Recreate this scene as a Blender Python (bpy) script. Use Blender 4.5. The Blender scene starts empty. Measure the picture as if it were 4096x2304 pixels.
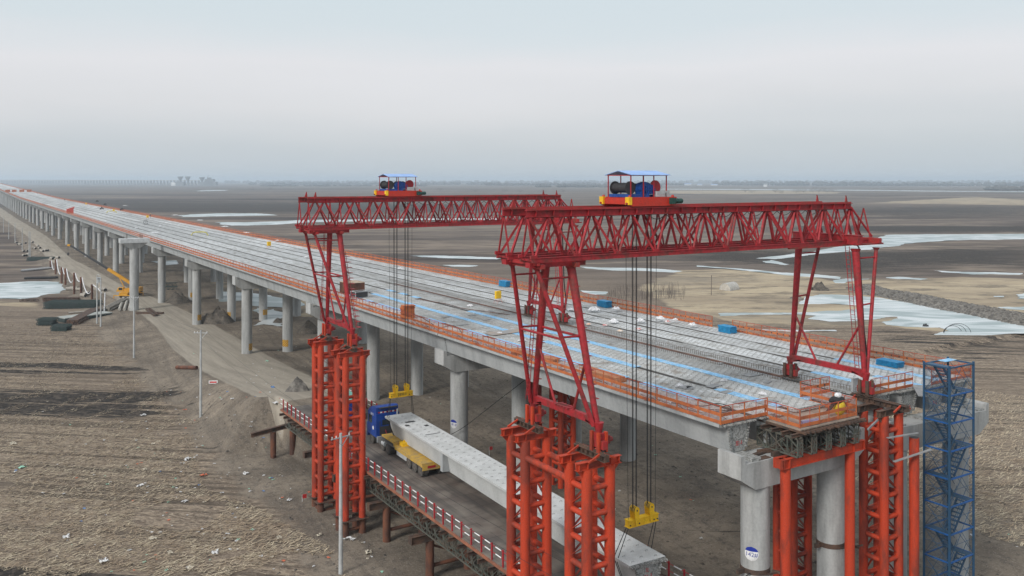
import bpy, math, random
import numpy as np
from mathutils import Vector, Matrix
from mathutils.geometry import tessellate_polygon
random.seed(7)
rng = np.random.default_rng(7)
SC = bpy.context.scene
COL = SC.collection

# ------------------------------------------------------------------ camera, world, sun, exposure
F, CX, YH, H = 3504.0, 2048.0, 719.0, 31.7
TH = math.atan2(2198, 3504)
S_, C_ = math.sin(TH), math.cos(TH)
cam = bpy.data.cameras.new('camera')
co = bpy.data.objects.new('camera', cam); COL.objects.link(co)
cam.sensor_width = 36; cam.lens = 36*F/4096
cam.shift_y = -(1152-YH)/4096
cam.clip_start = 0.5; cam.clip_end = 60000
co.location = (0, 0, H); co.rotation_euler = (math.pi/2, 0, -TH)
SC.camera = co

w = bpy.data.worlds.new('World'); SC.world = w; w.use_nodes = True
nt = w.node_tree; nt.nodes.clear()
N = nt.nodes.new; L = nt.links.new
wo = N('ShaderNodeOutputWorld'); bg = N('ShaderNodeBackground')
sky = N('ShaderNodeTexSky'); sky.sky_type = 'NISHITA'; sky.sun_disc = False
sky.sun_elevation = math.radians(34); sky.sun_rotation = math.radians(250)
tc = N('ShaderNodeTexCoord'); sx = N('ShaderNodeSeparateXYZ'); L(tc.outputs['Generated'], sx.inputs[0])
mp = N('ShaderNodeMapping'); mp.inputs['Scale'].default_value = (1.0, 1.0, 6.0); L(tc.outputs['Generated'], mp.inputs[0])
nz = N('ShaderNodeTexNoise'); nz.inputs['Scale'].default_value = 1.8; nz.inputs['Detail'].default_value = 6; L(mp.outputs[0], nz.inputs['Vector'])
ad = N('ShaderNodeMath'); ad.operation = 'MULTIPLY_ADD'; ad.inputs[1].default_value = 0.10; L(nz.outputs[0], ad.inputs[0]); 
sb = N('ShaderNodeMath'); sb.operation = 'SUBTRACT'; sb.inputs[1].default_value = 0.05; L(sx.outputs[2], sb.inputs[0]); L(sb.outputs[0], ad.inputs[2])
cr = N('ShaderNodeValToRGB'); L(ad.outputs[0], cr.inputs[0])
el = cr.color_ramp.elements
stops = [(0.0, (0.545, 0.605, 0.655)), (0.035, (0.60, 0.64, 0.675)), (0.085, (0.74, 0.745, 0.765)), (0.125, (0.800, 0.800, 0.822)),
         (0.17, (0.700, 0.770, 0.805)), (0.26, (0.640, 0.750, 0.800)), (0.45, (0.76, 0.82, 0.87)), (1.0, (1.0, 1.04, 1.08))]
el[0].position = stops[0][0]; el[0].color = (*stops[0][1], 1)
el[1].position = stops[-1][0]; el[1].color = (*stops[-1][1], 1)
for p, c in stops[1:-1]:
    e = el.new(p); e.color = (*c, 1)
sm = N('ShaderNodeVectorMath'); sm.operation = 'SCALE'; sm.inputs['Scale'].default_value = 0.10; L(sky.outputs[0], sm.inputs[0])
mx = N('ShaderNodeMix'); mx.data_type = 'RGBA'; mx.inputs[0].default_value = 0.06
L(cr.outputs[0], mx.inputs[6]); L(sm.outputs[0], mx.inputs[7])
L(mx.outputs[2], bg.inputs[0]); bg.inputs[1].default_value = 1.0
L(bg.outputs[0], wo.inputs[0])

sun = bpy.data.lights.new('sun', 'SUN'); sun.energy = 2.6; sun.angle = math.radians(15); sun.color = (1, 0.96, 0.9)
so = bpy.data.objects.new('sun', sun); COL.objects.link(so)
so.rotation_euler = (math.radians(56), 0, math.radians(-70))
SC.view_settings.view_transform = 'Standard'; SC.view_settings.look = 'None'
SC.view_settings.exposure = 0.0; SC.view_settings.gamma = 1.0
SC.cycles.max_bounces = 6; SC.cycles.volume_bounces = 1; SC.cycles.transparent_max_bounces = 16

# ------------------------------------------------------------------ helpers
def P2W(px, py, z=0.0):
    t = (H-z)*F/(py-YH); r = (px-CX)/F
    return (t*(S_+r*C_), t*(C_-r*S_))
def Z3(ox, oy, s):
    return lambda pts: [(ox+x/s, oy+y/s) for x, y in pts]

def nn(nt, t): return nt.nodes.new(t)
MATS = {}
def M(name, col, rough=0.6, col2=None, scale=1.0, sharp=(0.4, 0.6), metal=0.0, bump=0.0, bscale=20.0, stretch=(1, 1, 1), fine=0.12, fscale=15.0, spec=0.4):
    if name in MATS: return MATS[name]
    m = bpy.data.materials.new(name); m.use_nodes = True; t = m.node_tree
    b = t.nodes['Principled BSDF']; b.inputs['Roughness'].default_value = rough; b.inputs['Metallic'].default_value = metal
    b.inputs['Specular IOR Level'].default_value = spec
    g = nn(t, 'ShaderNodeNewGeometry'); mp = nn(t, 'ShaderNodeMapping'); mp.inputs['Scale'].default_value = stretch
    t.links.new(g.outputs['Position'], mp.inputs[0])
    n1 = nn(t, 'ShaderNodeTexNoise'); n1.inputs['Scale'].default_value = scale; n1.inputs['Detail'].default_value = 5; n1.inputs['Roughness'].default_value = 0.65
    t.links.new(mp.outputs[0], n1.inputs['Vector'])
    r = nn(t, 'ShaderNodeMapRange'); r.inputs[1].default_value = sharp[0]; r.inputs[2].default_value = sharp[1]
    t.links.new(n1.outputs[0], r.inputs[0])
    mx = nn(t, 'ShaderNodeMix'); mx.data_type = 'RGBA'
    mx.inputs[6].default_value = (*col, 1); c2 = col2 or tuple(c*0.8 for c in col); mx.inputs[7].default_value = (*c2, 1)
    t.links.new(r.outputs[0], mx.inputs[0])
    n2 = nn(t, 'ShaderNodeTexNoise'); n2.inputs['Scale'].default_value = fscale; n2.inputs['Detail'].default_value = 3
    t.links.new(g.outputs['Position'], n2.inputs['Vector'])
    r2 = nn(t, 'ShaderNodeMapRange'); r2.inputs[1].default_value = 0.3; r2.inputs[2].default_value = 0.7
    r2.inputs[3].default_value = 1-fine; r2.inputs[4].default_value = 1+fine; t.links.new(n2.outputs[0], r2.inputs[0])
    sc = nn(t, 'ShaderNodeVectorMath'); sc.operation = 'SCALE'; t.links.new(mx.outputs[2], sc.inputs[0]); t.links.new(r2.outputs[0], sc.inputs['Scale'])
    t.links.new(sc.outputs[0], b.inputs['Base Color'])
    if bump:
        n3 = nn(t, 'ShaderNodeTexNoise'); n3.inputs['Scale'].default_value = bscale; n3.inputs['Detail'].default_value = 4
        t.links.new(g.outputs['Position'], n3.inputs['Vector'])
        bp = nn(t, 'ShaderNodeBump'); bp.inputs['Strength'].default_value = bump; bp.inputs['Distance'].default_value = 0.05
        t.links.new(n3.outputs[0], bp.inputs['Height']); t.links.new(bp.outputs[0], b.inputs['Normal'])
    MATS[name] = m; return m

red = M('crane_red', (0.31, 0.016, 0.022), 0.6, (0.16, 0.028, 0.024), 1.3, (0.48, 0.64), fine=0.22, fscale=5)
redrust = M('crane_red_rusty', (0.34, 0.022, 0.024), 0.6, (0.16, 0.045, 0.03), 1.5, (0.45, 0.65))
orr = M('tower_orange_red', (0.44, 0.044, 0.014), 0.6, (0.22, 0.036, 0.02), 0.7, (0.46, 0.60), stretch=(1, 1, 0.35), fine=0.14)
rust = M('rusty_steel', (0.16, 0.062, 0.034), 0.8, (0.075, 0.036, 0.026), 1.2, stretch=(1, 1, 0.4))
brn = M('brown_beam', (0.115, 0.066, 0.045), 0.75, (0.055, 0.04, 0.034), 1.6)
conc = M('pier_concrete', (0.40, 0.405, 0.40), 0.85, (0.26, 0.265, 0.26), 0.9, (0.42, 0.68), bump=0.15, stretch=(1, 1, 0.18), fine=0.07, fscale=6)
girc = M('girder_concrete', (0.37, 0.385, 0.39), 0.85, (0.27, 0.285, 0.29), 0.8, (0.42, 0.68), bump=0.15, stretch=(1, 1, .22), fine=0.06, fscale=5)
rough_c = M('rough_concrete', (0.33, 0.335, 0.325), 0.95, (0.15, 0.15, 0.145), 6, (0.45, 0.6), bump=1.0, bscale=9)
orange = M('guard_orange', (0.46, 0.135, 0.042), 0.7, (0.28, 0.075, 0.035), 1.2, (.45, .65))
orthin = M('guard_thin_red', (0.42, 0.075, 0.04), 0.7)
blue = M('stair_blue', (0.018, 0.070, 0.155), 0.55, (0.025, 0.07, 0.12), 2)
bluem = M('mat_blue', (0.22, 0.46, 0.70), 0.75, (0.40, 0.52, 0.62), 1.3, (0.45, 0.68), fine=0.25, fscale=6)
bluep = M('panel_blue', (0.015, 0.25, 0.48), 0.6, (0.012, 0.17, 0.36), 3)
yel = M('lift_yellow', (0.85, 0.53, 0.015), 0.5, (0.72, 0.42, 0.01), 2)
yeld = M('trailer_yellow', (0.55, 0.34, 0.05), 0.75, (0.36, 0.25, 0.10), 1.6, (0.42, 0.62))
cabb = M('cab_blue', (0.008, 0.055, 0.30), 0.35, (0.006, 0.04, 0.22), 1)
blk = M('black_rubber', (0.022, 0.022, 0.024), 0.85)
tyre = M('tyre_dusty', (0.055, 0.052, 0.05), 0.9, (0.10, 0.09, 0.08), 6)
dark = M('dark_metal', (0.045, 0.045, 0.048), 0.6)
rope = M('steel_rope', (0.018, 0.019, 0.021), 0.7)
white = M('white_paint', (0.75, 0.75, 0.75), 0.6)
cloth = M('white_cloth', (0.72, 0.73, 0.75), 0.9, (0.5, 0.5, 0.52), 4)
grey = M('grey_paint', (0.42, 0.44, 0.45), 0.6)
blueg = M('winch_blue', (0.01, 0.07, 0.30), 0.45, (0.008, 0.045, 0.2), 4)
greenm = M('motor_green', (0.012, 0.06, 0.05), 0.5)
bail = M('bailey_green', (0.085, 0.10, 0.085), 0.7, (0.10, 0.085, 0.07), 2)
bstack = M('stack_green', (0.022, 0.042, 0.04), 0.8, (0.04, 0.05, 0.05), 2)
pole = M('pole_concrete', (0.42, 0.43, 0.43), 0.85, (0.33, 0.34, 0.34), 1)
plate = M('grey_plate', (0.20, 0.21, 0.22), 0.7, (0.27, 0.27, 0.27), 2)
ply = M('plywood_orange', (0.30, 0.125, 0.06), 0.8, (0.38, 0.19, 0.10), 1.5)
teal = M('teal_roof', (0.17, 0.42, 0.36), 0.7)
redp = M('post_red', (0.38, 0.022, 0.03), 0.55)
craney = M('mobile_crane_yellow', (0.60, 0.30, 0.02), 0.5, (0.5, 0.24, 0.015), 2)
glass = M('cab_glass', (0.03, 0.04, 0.05), 0.15)
skin = M('skin', (0.45, 0.28, 0.2), 0.7)
roofb = M('roof_blue', (0.30, 0.44, 0.72), 0.6, (0.22, 0.36, 0.66), 1.0)
stone = M('rubble_grey', (0.20, 0.185, 0.165), 0.95, (0.085, 0.078, 0.072), 1.4, (0.42, 0.62), bump=1, bscale=3)
soil = M('heap_soil', (0.125, 0.108, 0.09), 1.0, (0.06, 0.053, 0.047), 0.8, (0.4, 0.65), bump=1, bscale=3, fine=0.3, fscale=4)
signblue = M('sign_blue', (0.015, 0.035, 0.30), 0.5)
signred = M('letter_red', (0.55, 0.03, 0.03), 0.7)

def net_mat():
    m = bpy.data.materials.new('red_net'); m.use_nodes = True; t = m.node_tree
    b = t.nodes['Principled BSDF']; b.inputs['Base Color'].default_value = (0.60, 0.16, 0.09, 1); b.inputs['Roughness'].default_value = 0.8
    b.inputs['Alpha'].default_value = 0.07
    return m
net = net_mat()
def safety_net():
    m = bpy.data.materials.new('dark_net'); m.use_nodes = True; t = m.node_tree
    b = t.nodes['Principled BSDF']; b.inputs['Base Color'].default_value = (0.03, 0.06, 0.10, 1); b.inputs['Roughness'].default_value = 0.9
    b.inputs['Alpha'].default_value = 0.26
    return m
dnet = safety_net()
def hazard():
    m = bpy.data.materials.new('hazard_stripes'); m.use_nodes = True; t = m.node_tree; b = t.nodes['Principled BSDF']
    g = nn(t, 'ShaderNodeNewGeometry'); s = nn(t, 'ShaderNodeSeparateXYZ'); t.links.new(g.outputs['Position'], s.inputs[0])
    a = nn(t, 'ShaderNodeMath'); a.operation = 'ADD'; t.links.new(s.outputs[0], a.inputs[0]); t.links.new(s.outputs[2], a.inputs[1])
    q = nn(t, 'ShaderNodeMath'); q.operation = 'MULTIPLY'; q.inputs[1].default_value = 3.2; t.links.new(a.outputs[0], q.inputs[0])
    f = nn(t, 'ShaderNodeMath'); f.operation = 'FRACT'; t.links.new(q.outputs[0], f.inputs[0])
    c = nn(t, 'ShaderNodeMath'); c.operation = 'GREATER_THAN'; c.inputs[1].default_value = 0.6; t.links.new(f.outputs[0], c.inputs[0])
    mx = nn(t, 'ShaderNodeMix'); mx.data_type = 'RGBA'; mx.inputs[6].default_value = (0.62, 0.32, 0.02, 1); mx.inputs[7].default_value = (0.07, 0.06, 0.04, 1)
    t.links.new(c.outputs[0], mx.inputs[0]); t.links.new(mx.outputs[2], b.inputs['Base Color']); return m
haz = hazard()

def deck_mat():
    """girder top: pale concrete with staggered stirrup marks, stains and snow"""
    m = bpy.data.materials.new('deck_concrete'); m.use_nodes = True; t = m.node_tree; b = t.nodes['Principled BSDF']
    lk = t.links.new
    b.inputs['Roughness'].default_value = 0.9
    g = nn(t, 'ShaderNodeNewGeometry')
    n1 = nn(t, 'ShaderNodeTexNoise'); n1.inputs['Scale'].default_value = 0.45; n1.inputs['Detail'].default_value = 7; n1.inputs['Roughness'].default_value = 0.7; lk(g.outputs['Position'], n1.inputs['Vector'])
    r1 = nn(t, 'ShaderNodeMapRange'); r1.inputs[1].default_value = 0.38; r1.inputs[2].default_value = 0.64; lk(n1.outputs[0], r1.inputs[0])
    mx = nn(t, 'ShaderNodeMix'); mx.data_type = 'RGBA'; mx.inputs[6].default_value = (0.34, 0.343, 0.335, 1); mx.inputs[7].default_value = (0.51, 0.515, 0.505, 1); lk(r1.outputs[0], mx.inputs[0])
    # brown stains
    n4 = nn(t, 'ShaderNodeTexNoise'); n4.inputs['Scale'].default_value = 0.8; n4.inputs['Detail'].default_value = 6; lk(g.outputs['Position'], n4.inputs['Vector'])
    r4 = nn(t, 'ShaderNodeMapRange'); r4.inputs[1].default_value = 0.57; r4.inputs[2].default_value = 0.66; r4.inputs[4].default_value = 0.7; lk(n4.outputs[0], r4.inputs[0])
    mx4 = nn(t, 'ShaderNodeMix'); mx4.data_type = 'RGBA'; mx4.inputs[7].default_value = (0.22, 0.18, 0.14, 1); lk(r4.outputs[0], mx4.inputs[0]); lk(mx.outputs[2], mx4.inputs[6])
    # snow or frost, elongated along the girders, commoner farther along the viaduct and on the far carriageway
    mp = nn(t, 'ShaderNodeMapping'); mp.inputs['Scale'].default_value = (1.3, 0.35, 1); lk(g.outputs['Position'], mp.inputs[0])
    n2 = nn(t, 'ShaderNodeTexNoise'); n2.inputs['Scale'].default_value = 1.0; n2.inputs['Detail'].default_value = 7; n2.inputs['Roughness'].default_value = 0.72; lk(mp.outputs[0], n2.inputs['Vector'])
    s = nn(t, 'ShaderNodeSeparateXYZ'); lk(g.outputs['Position'], s.inputs[0])
    ry = nn(t, 'ShaderNodeMapRange'); ry.inputs[1].default_value = 60; ry.inputs[2].default_value = 160; ry.inputs[3].default_value = 0; ry.inputs[4].default_value = 0.09; lk(s.outputs[1], ry.inputs[0])
    rx = nn(t, 'ShaderNodeMapRange'); rx.inputs[1].default_value = 55; rx.inputs[2].default_value = 60; rx.inputs[3].default_value = 0; rx.inputs[4].default_value = 0.10; lk(s.outputs[0], rx.inputs[0])
    mxx = nn(t, 'ShaderNodeMath'); mxx.operation = 'MAXIMUM'; lk(ry.outputs[0], mxx.inputs[0]); lk(rx.outputs[0], mxx.inputs[1])
    a2 = nn(t, 'ShaderNodeMath'); a2.operation = 'ADD'; lk(n2.outputs[0], a2.inputs[0]); lk(mxx.outputs[0], a2.inputs[1])
    r2 = nn(t, 'ShaderNodeMapRange'); r2.inputs[1].default_value = 0.54; r2.inputs[2].default_value = 0.62; r2.inputs[4].default_value = 0.85; lk(a2.outputs[0], r2.inputs[0])
    mx2 = nn(t, 'ShaderNodeMix'); mx2.data_type = 'RGBA'; mx2.inputs[7].default_value = (0.61, 0.63, 0.645, 1); lk(r2.outputs[0], mx2.inputs[0]); lk(mx4.outputs[2], mx2.inputs[6])
    # fine grime
    n5 = nn(t, 'ShaderNodeTexNoise'); n5.inputs['Scale'].default_value = 7; n5.inputs['Detail'].default_value = 4; lk(g.outputs['Position'], n5.inputs['Vector'])
    r5 = nn(t, 'ShaderNodeMapRange'); r5.inputs[1].default_value = 0.3; r5.inputs[2].default_value = 0.7; r5.inputs[3].default_value = 0.78; r5.inputs[4].default_value = 1.15; lk(n5.outputs[0], r5.inputs[0])
    # staggered stirrup marks as a brick pattern of short dark dashes
    wv = nn(t, 'ShaderNodeTexBrick'); wv.inputs['Scale'].default_value = 1.0; wv.offset = 0.5
    wv.inputs['Brick Width'].default_value = 0.62; wv.inputs['Row Height'].default_value = 0.42; wv.inputs['Mortar Size'].default_value = 0.045; wv.inputs['Mortar Smooth'].default_value = 0.4
    wv.inputs['Color1'].default_value = (1, 1, 1, 1); wv.inputs['Color2'].default_value = (0.94, 0.94, 0.94, 1); wv.inputs['Mortar'].default_value = (0.95, 0.95, 0.95, 1)
    lk(g.outputs['Position'], wv.inputs['Vector'])
    k = nn(t, 'ShaderNodeVectorMath'); k.operation = 'SCALE'; lk(mx2.outputs[2], k.inputs[0]); lk(r5.outputs[0], k.inputs['Scale'])
    k2 = nn(t, 'ShaderNodeVectorMath'); k2.operation = 'MULTIPLY'; lk(k.outputs[0], k2.inputs[0]); lk(wv.outputs[0], k2.inputs[1])
    oi = nn(t, 'ShaderNodeObjectInfo'); ro = nn(t, 'ShaderNodeMapRange'); ro.inputs[3].default_value = 0.66; ro.inputs[4].default_value = 0.98; lk(oi.outputs['Random'], ro.inputs[0])
    k3 = nn(t, 'ShaderNodeVectorMath'); k3.operation = 'SCALE'; lk(k2.outputs[0], k3.inputs[0]); lk(ro.outputs[0], k3.inputs['Scale'])
    lk(k3.outputs[0], b.inputs['Base Color'])
    bp = nn(t, 'ShaderNodeBump'); bp.inputs['Strength'].default_value = 0.5; bp.inputs['Distance'].default_value = 0.05; lk(n5.outputs[0], bp.inputs['Height']); lk(bp.outputs[0], b.inputs['Normal'])
    return m
deckm = deck_mat()

class MB:
    def __init__(s): s.v = []; s.f = []; s.m = []; s.cur = 0; s.sm = []
    def add(s, vs, fs, smooth=False):
        o = len(s.v); s.v.extend(vs)
        for f in fs: s.f.append(tuple(i+o for i in f)); s.m.append(s.cur); s.sm.append(smooth)
    def mat(s, i): s.cur = i; return s
    def box(s, x0, x1, y0, y1, z0, z1):
        v = [(x0,y0,z0),(x1,y0,z0),(x1,y1,z0),(x0,y1,z0),(x0,y0,z1),(x1,y0,z1),(x1,y1,z1),(x0,y1,z1)]
        s.add(v, [(0,3,2,1),(4,5,6,7),(0,1,5,4),(1,2,6,5),(2,3,7,6),(3,0,4,7)]); return s
    def frame(s, a, b, up=(0,0,1)):
        a = Vector(a); b = Vector(b); d = (b-a); ln = d.length
        d = d/ln if ln > 1e-9 else Vector((0,0,1)); u = Vector(up)
        if abs(d.dot(u)) > 0.98: u = Vector((0,1,0))
        x = d.cross(u).normalized(); y = x.cross(d).normalized(); return a, b, x, y
    def tube(s, a, b, r, n=8, r2=None, caps=True):
        a, b, x, y = s.frame(a, b); r2 = r if r2 is None else r2; vs = []
        for k in range(n):
            t = 2*math.pi*k/n; c = math.cos(t); q = math.sin(t)
            vs.append(tuple(a+x*(c*r)+y*(q*r))); vs.append(tuple(b+x*(c*r2)+y*(q*r2)))
        fs = [(2*k, 2*((k+1)%n), 2*((k+1)%n)+1, 2*k+1) for k in range(n)]
        s.add(vs, fs, n > 6)
        if caps: s.add(vs, [tuple(2*k for k in range(n))[::-1], tuple(2*k+1 for k in range(n))])
        return s
    def bar(s, a, b, w, h, up=(0,0,1)):
        a, b, x, y = s.frame(a, b, up); vs = []
        for p in (a, b):
            for i, j in ((-1,-1),(1,-1),(1,1),(-1,1)): vs.append(tuple(p+x*(i*w/2)+y*(j*h/2)))
        s.add(vs, [(0,1,2,3),(7,6,5,4),(0,4,5,1),(1,5,6,2),(2,6,7,3),(3,7,4,0)]); return s
    def ibeam(s, a, b, w, h, tf=0.03, tw=0.02):
        a, b, x, y = s.frame(a, b)
        s.bar(a+y*(h/2-tf/2), b+y*(h/2-tf/2), w, tf); s.bar(a-y*(h/2-tf/2), b-y*(h/2-tf/2), w, tf)
        s.bar(a, b, tw, h-2*tf); return s
    def path(s, pts, r, n=6):
        for a, b in zip(pts[:-1], pts[1:]): s.tube(a, b, r, n)
        return s
    def prism(s, poly, y0, y1, axis='y'):
        """poly in (x,z) extruded along y, or (y,z) along x"""
        n = len(poly)
        if axis == 'y': vs = [(p[0], y0, p[1]) for p in poly]+[(p[0], y1, p[1]) for p in poly]
        elif axis == 'x': vs = [(y0, p[0], p[1]) for p in poly]+[(y1, p[0], p[1]) for p in poly]
        else: vs = [(p[0], p[1], y0) for p in poly]+[(p[0], p[1], y1) for p in poly]
        fs = [(i, (i+1)%n, (i+1)%n+n, i+n) for i in range(n)]
        s.add(vs, fs); 
        tri = tessellate_polygon([[Vector(v) for v in vs[:n]]])
        s.add(vs, [tuple(q) for q in tri]+[tuple(i+n for i in q)[::-1] for q in tri]); return s
    def ball(s, c, r, n=8, m=6, sq=(1,1,1), jit=0):
        vs = []
        for j in range(m+1):
            ph = math.pi*j/m
            for i in range(n):
                t = 2*math.pi*i/n; k = 1+random.uniform(-jit, jit)
                vs.append((c[0]+r*sq[0]*k*math.sin(ph)*math.cos(t), c[1]+r*sq[1]*k*math.sin(ph)*math.sin(t), c[2]+r*sq[2]*k*math.cos(ph)))
        fs = [(j*n+i, (j+1)*n+i, (j+1)*n+(i+1)%n, j*n+(i+1)%n) for j in range(m) for i in range(n)]
        s.add(vs, fs, jit == 0); return s
    def mesh(s, name, mats):
        me = bpy.data.meshes.new(name); me.from_pydata(s.v, [], s.f)
        for m in (mats if isinstance(mats, (list, tuple)) else [mats]): me.materials.append(m)
        me.polygons.foreach_set('material_index', s.m); me.polygons.foreach_set('use_smooth', s.sm)
        me.update()
        import bmesh
        bm = bmesh.new(); bm.from_mesh(me); bmesh.ops.recalc_face_normals(bm, faces=bm.faces); bm.to_mesh(me); bm.free()
        return me

def link(name, me, parent=None, loc=(0,0,0), rz=0.0, rot=None):
    o = bpy.data.objects.new(name, me); COL.objects.link(o); o.location = loc
    o.rotation_euler = rot if rot else (0, 0, rz)
    if parent: o.parent = parent
    return o
def part(name, mb, mats, parent, **k): return link(name, mb.mesh(name, mats), parent, **k)
def tag(o, label=None, cat=None, group=None, kind=None):
    if label: o['label'] = label
    if cat: o['category'] = cat
    if group: o['group'] = group
    if kind: o['kind'] = kind
    return o
def thing(name, label, cat, loc=(0,0,0), rz=0.0, group=None):
    o = bpy.data.objects.new(name, None); COL.objects.link(o); o.location = loc; o.rotation_euler = (0,0,rz)
    o.empty_display_size = 0.3
    return tag(o, label, cat, group)
def dup(root, loc=None, rz=None, label=None, group=None, **k):
    def cp(o, par):
        c = o.copy(); COL.objects.link(c)
        if par: c.parent = par
        for ch in o.children: cp(ch, c)
        return c
    r = cp(root, None)
    if loc is not None: r.location = loc
    if rz is not None: r.rotation_euler = (0, 0, rz)
    if label: r['label'] = label
    if group: r['group'] = group
    return r
def solo(name, mb, mats, label, cat, group=None, kind=None, **k):
    return tag(link(name, mb.mesh(name, mats), **k), label, cat, group, kind)
_O = 'zeroth first second third fourth fifth sixth seventh eighth ninth tenth eleventh twelfth thirteenth fourteenth fifteenth sixteenth seventeenth eighteenth nineteenth twentieth'.split()
_T = {2: 'twenty', 3: 'thirty', 4: 'forty', 5: 'fifty'}
def ordn(n):
    if n <= 20: return _O[n]
    t, u = divmod(n, 10)
    return (_T[t][:-1]+'ieth') if u == 0 else _T[t]+'-'+_O[u]
def text_mesh(body, size, depth=0.004):
    c = bpy.data.curves.new('txt', 'FONT'); c.body = body; c.size = size; c.extrude = depth; c.align_x = 'CENTER'; c.align_y = 'CENTER'
    c.resolution_u = 2
    o = bpy.data.objects.new('txt', c); COL.objects.link(o)
    dg = bpy.context.evaluated_depsgraph_get(); me = bpy.data.meshes.new_from_object(o.evaluated_get(dg))
    bpy.data.objects.remove(o); return me
def lettering(body, size, mat, parent, loc, rot, name='lettering'):
    me = text_mesh(body, size); me.materials.clear(); me.materials.append(mat)
    return link(name, me, parent, loc=loc, rot=rot)

# ------------------------------------------------------------------ terrain
ROAD = [(36.3,99,4.55,4.6),(36.4,106,4.45,5),(38.2,128,2.3,6.2),(39.6,150,0.4,7),(39.8,172,0.1,7),(41,200,0,6),(40.5,235,0,5),(37,275,0,4.6),(35.6,328,0,4.5),(33,390,0,4.5),(35.5,557,0,5),(33,800,0,5),(30,1400,0,6),(30,2500,0,6)]
cF = Z3(3000, 950, 2.3504); cA = Z3(600, 900, 2.635); cB = Z3(600, 650, 3.22); cC = Z3(1950, 650, 2.415); c1 = Z3(1150, 650, 2.1467); cR = Z3(2600, 650, 1.722); cD = Z3(0, 0, 0.62891); cL = Z3(0, 900, 2.8975)
ICE = [
 ('left pond beside the haul road', cL([(-300,700),(0,672),(300,655),(560,652),(690,660),(720,700),(780,745),(700,790),(560,800),(430,838),(240,858),(0,852),(-300,860)])),
 ('pool behind the second and third pier rows', cA([(735,700),(965,712),(1390,768),(1600,815),(1640,845),(1395,868),(1210,862),(1080,850),(960,795),(735,808)])),
 ('broken ice between the pier columns', cA([(1080,900),(1130,870),(1210,905),(1300,885),(1400,920),(1500,930),(1400,1065),(1340,1067),(1200,1045),(1080,1062)])),
 ('thin strip of ice behind the hammerhead pier', cL([(1750,420),(2050,410),(2050,455),(1900,470)])),
 ('upper frozen channel left of the far gantry', cB([(350,683),(520,668),(850,655),(1360,655),(1560,668),(1640,680),(1400,685),(1050,690),(560,700),(400,702)])),
 ('long frozen channel behind the far gantry', cB([(840,768),(1200,770),(1700,755),(1930,740),(2576,735),(3400,722),(4500,720),(4500,736),(3400,745),(2576,760),(1900,778),(1620,800),(1250,812),(1050,812),(930,800)])),
 ('small bright strip far off', cB([(540,362),(760,356),(975,353),(980,358),(800,366),(620,372)])),
 ('frozen channel under the gap of the two gantries', c1([(1050,800),(1300,798),(1500,803),(1700,812),(1850,820),(1800,832),(1600,828),(1350,822),(1150,812)])),
 ('short ice strip below the channel', c1([(1330,880),(1480,878),(1640,884),(1560,896),(1400,892)])),
 ('river bend behind the front gantry', cD([(1900,650),(2060,630),(2140,615),(2220,603),(2225,591),(2330,589),(2460,589),(2700,588),(2700,600),(2440,603),(2330,609),(2260,619),(2190,628),(2060,638),(1950,652)])),
 ('big frozen pond right of the front gantry', cF([(-300,712),(0,708),(400,708),(700,690),(1000,672),(1020,640),(740,622),(460,625),(500,560),(650,535),(900,540),(1250,570),(1500,610),(1750,655),(2050,690),(2300,745),(2576,800),(2800,840),(2800,905),(2576,902),(2300,915),(2000,918),(1720,915),(1870,875),(1780,845),(1500,840),(1280,820),(1235,795),(1390,745),(1280,748),(1180,770),(1000,785),(750,790),(540,765),(620,735),(450,722),(0,724),(-300,740)])),
 ('small pond above the sand bank', cF([(785,400),(900,384),(1140,388),(1000,405),(880,430),(800,428)])),
 ('icy creek behind the right gantry legs', cF([(-500,262),(0,300),(300,330),(600,345),(860,372),(850,390),(600,372),(300,350),(0,318),(-500,275)])),
 ('little ice patch in the dark marsh', cF([(120,222),(200,212),(370,252),(330,260),(150,238)])),
 ('long icy puddle at the right edge', cF([(1720,308),(1900,320),(2300,325),(2560,335),(2540,350),(2250,343),(2100,347),(1800,326)])),
 ('thin icy puddle right of the gantry legs', cF([(1260,376),(1400,368),(1680,388),(1600,399),(1400,391)])),
 ('ice strip beyond the rubble causeway', cF([(2320,655),(2700,640),(2700,690),(2420,672)])),
 ('round puddle at the right edge', cF([(2500,535),(2650,522),(2650,578),(2520,572)])),
 ('tiny round puddle on the sand', cF([(2290,550),(2390,548),(2380,560),(2300,559)])),
 ('icy slough behind the front gantry leg', cC([(880,1005),(1100,1015),(1480,1020),(1700,1030),(1890,1048),(1800,1062),(1500,1047),(1200,1042),(950,1022)])),
 ('snow patch on the sand beside the deck', cC([(890,1232),(1050,1243),(1170,1250),(1150,1272),(1040,1276),(920,1252)])),
 ('far river line under the tree belt', [(2650,755),(3000,756.5),(3400,759),(3700,762.5),(4300,767),(4300,770.5),(3700,765.5),(3400,762),(3000,759.5),(2650,757.5)]),
 ('frost strip at the foot of the far railing', cF([(100,862),(400,870),(800,868),(820,880),(500,884),(150,874)])),
]
ICEZ = -0.12
def icez(n): return -1.12 if n.startswith('left pond') else ICEZ
ICEW = [(n, [P2W(x, y, icez(n)) for x, y in p]) for n, p in ICE]
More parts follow.
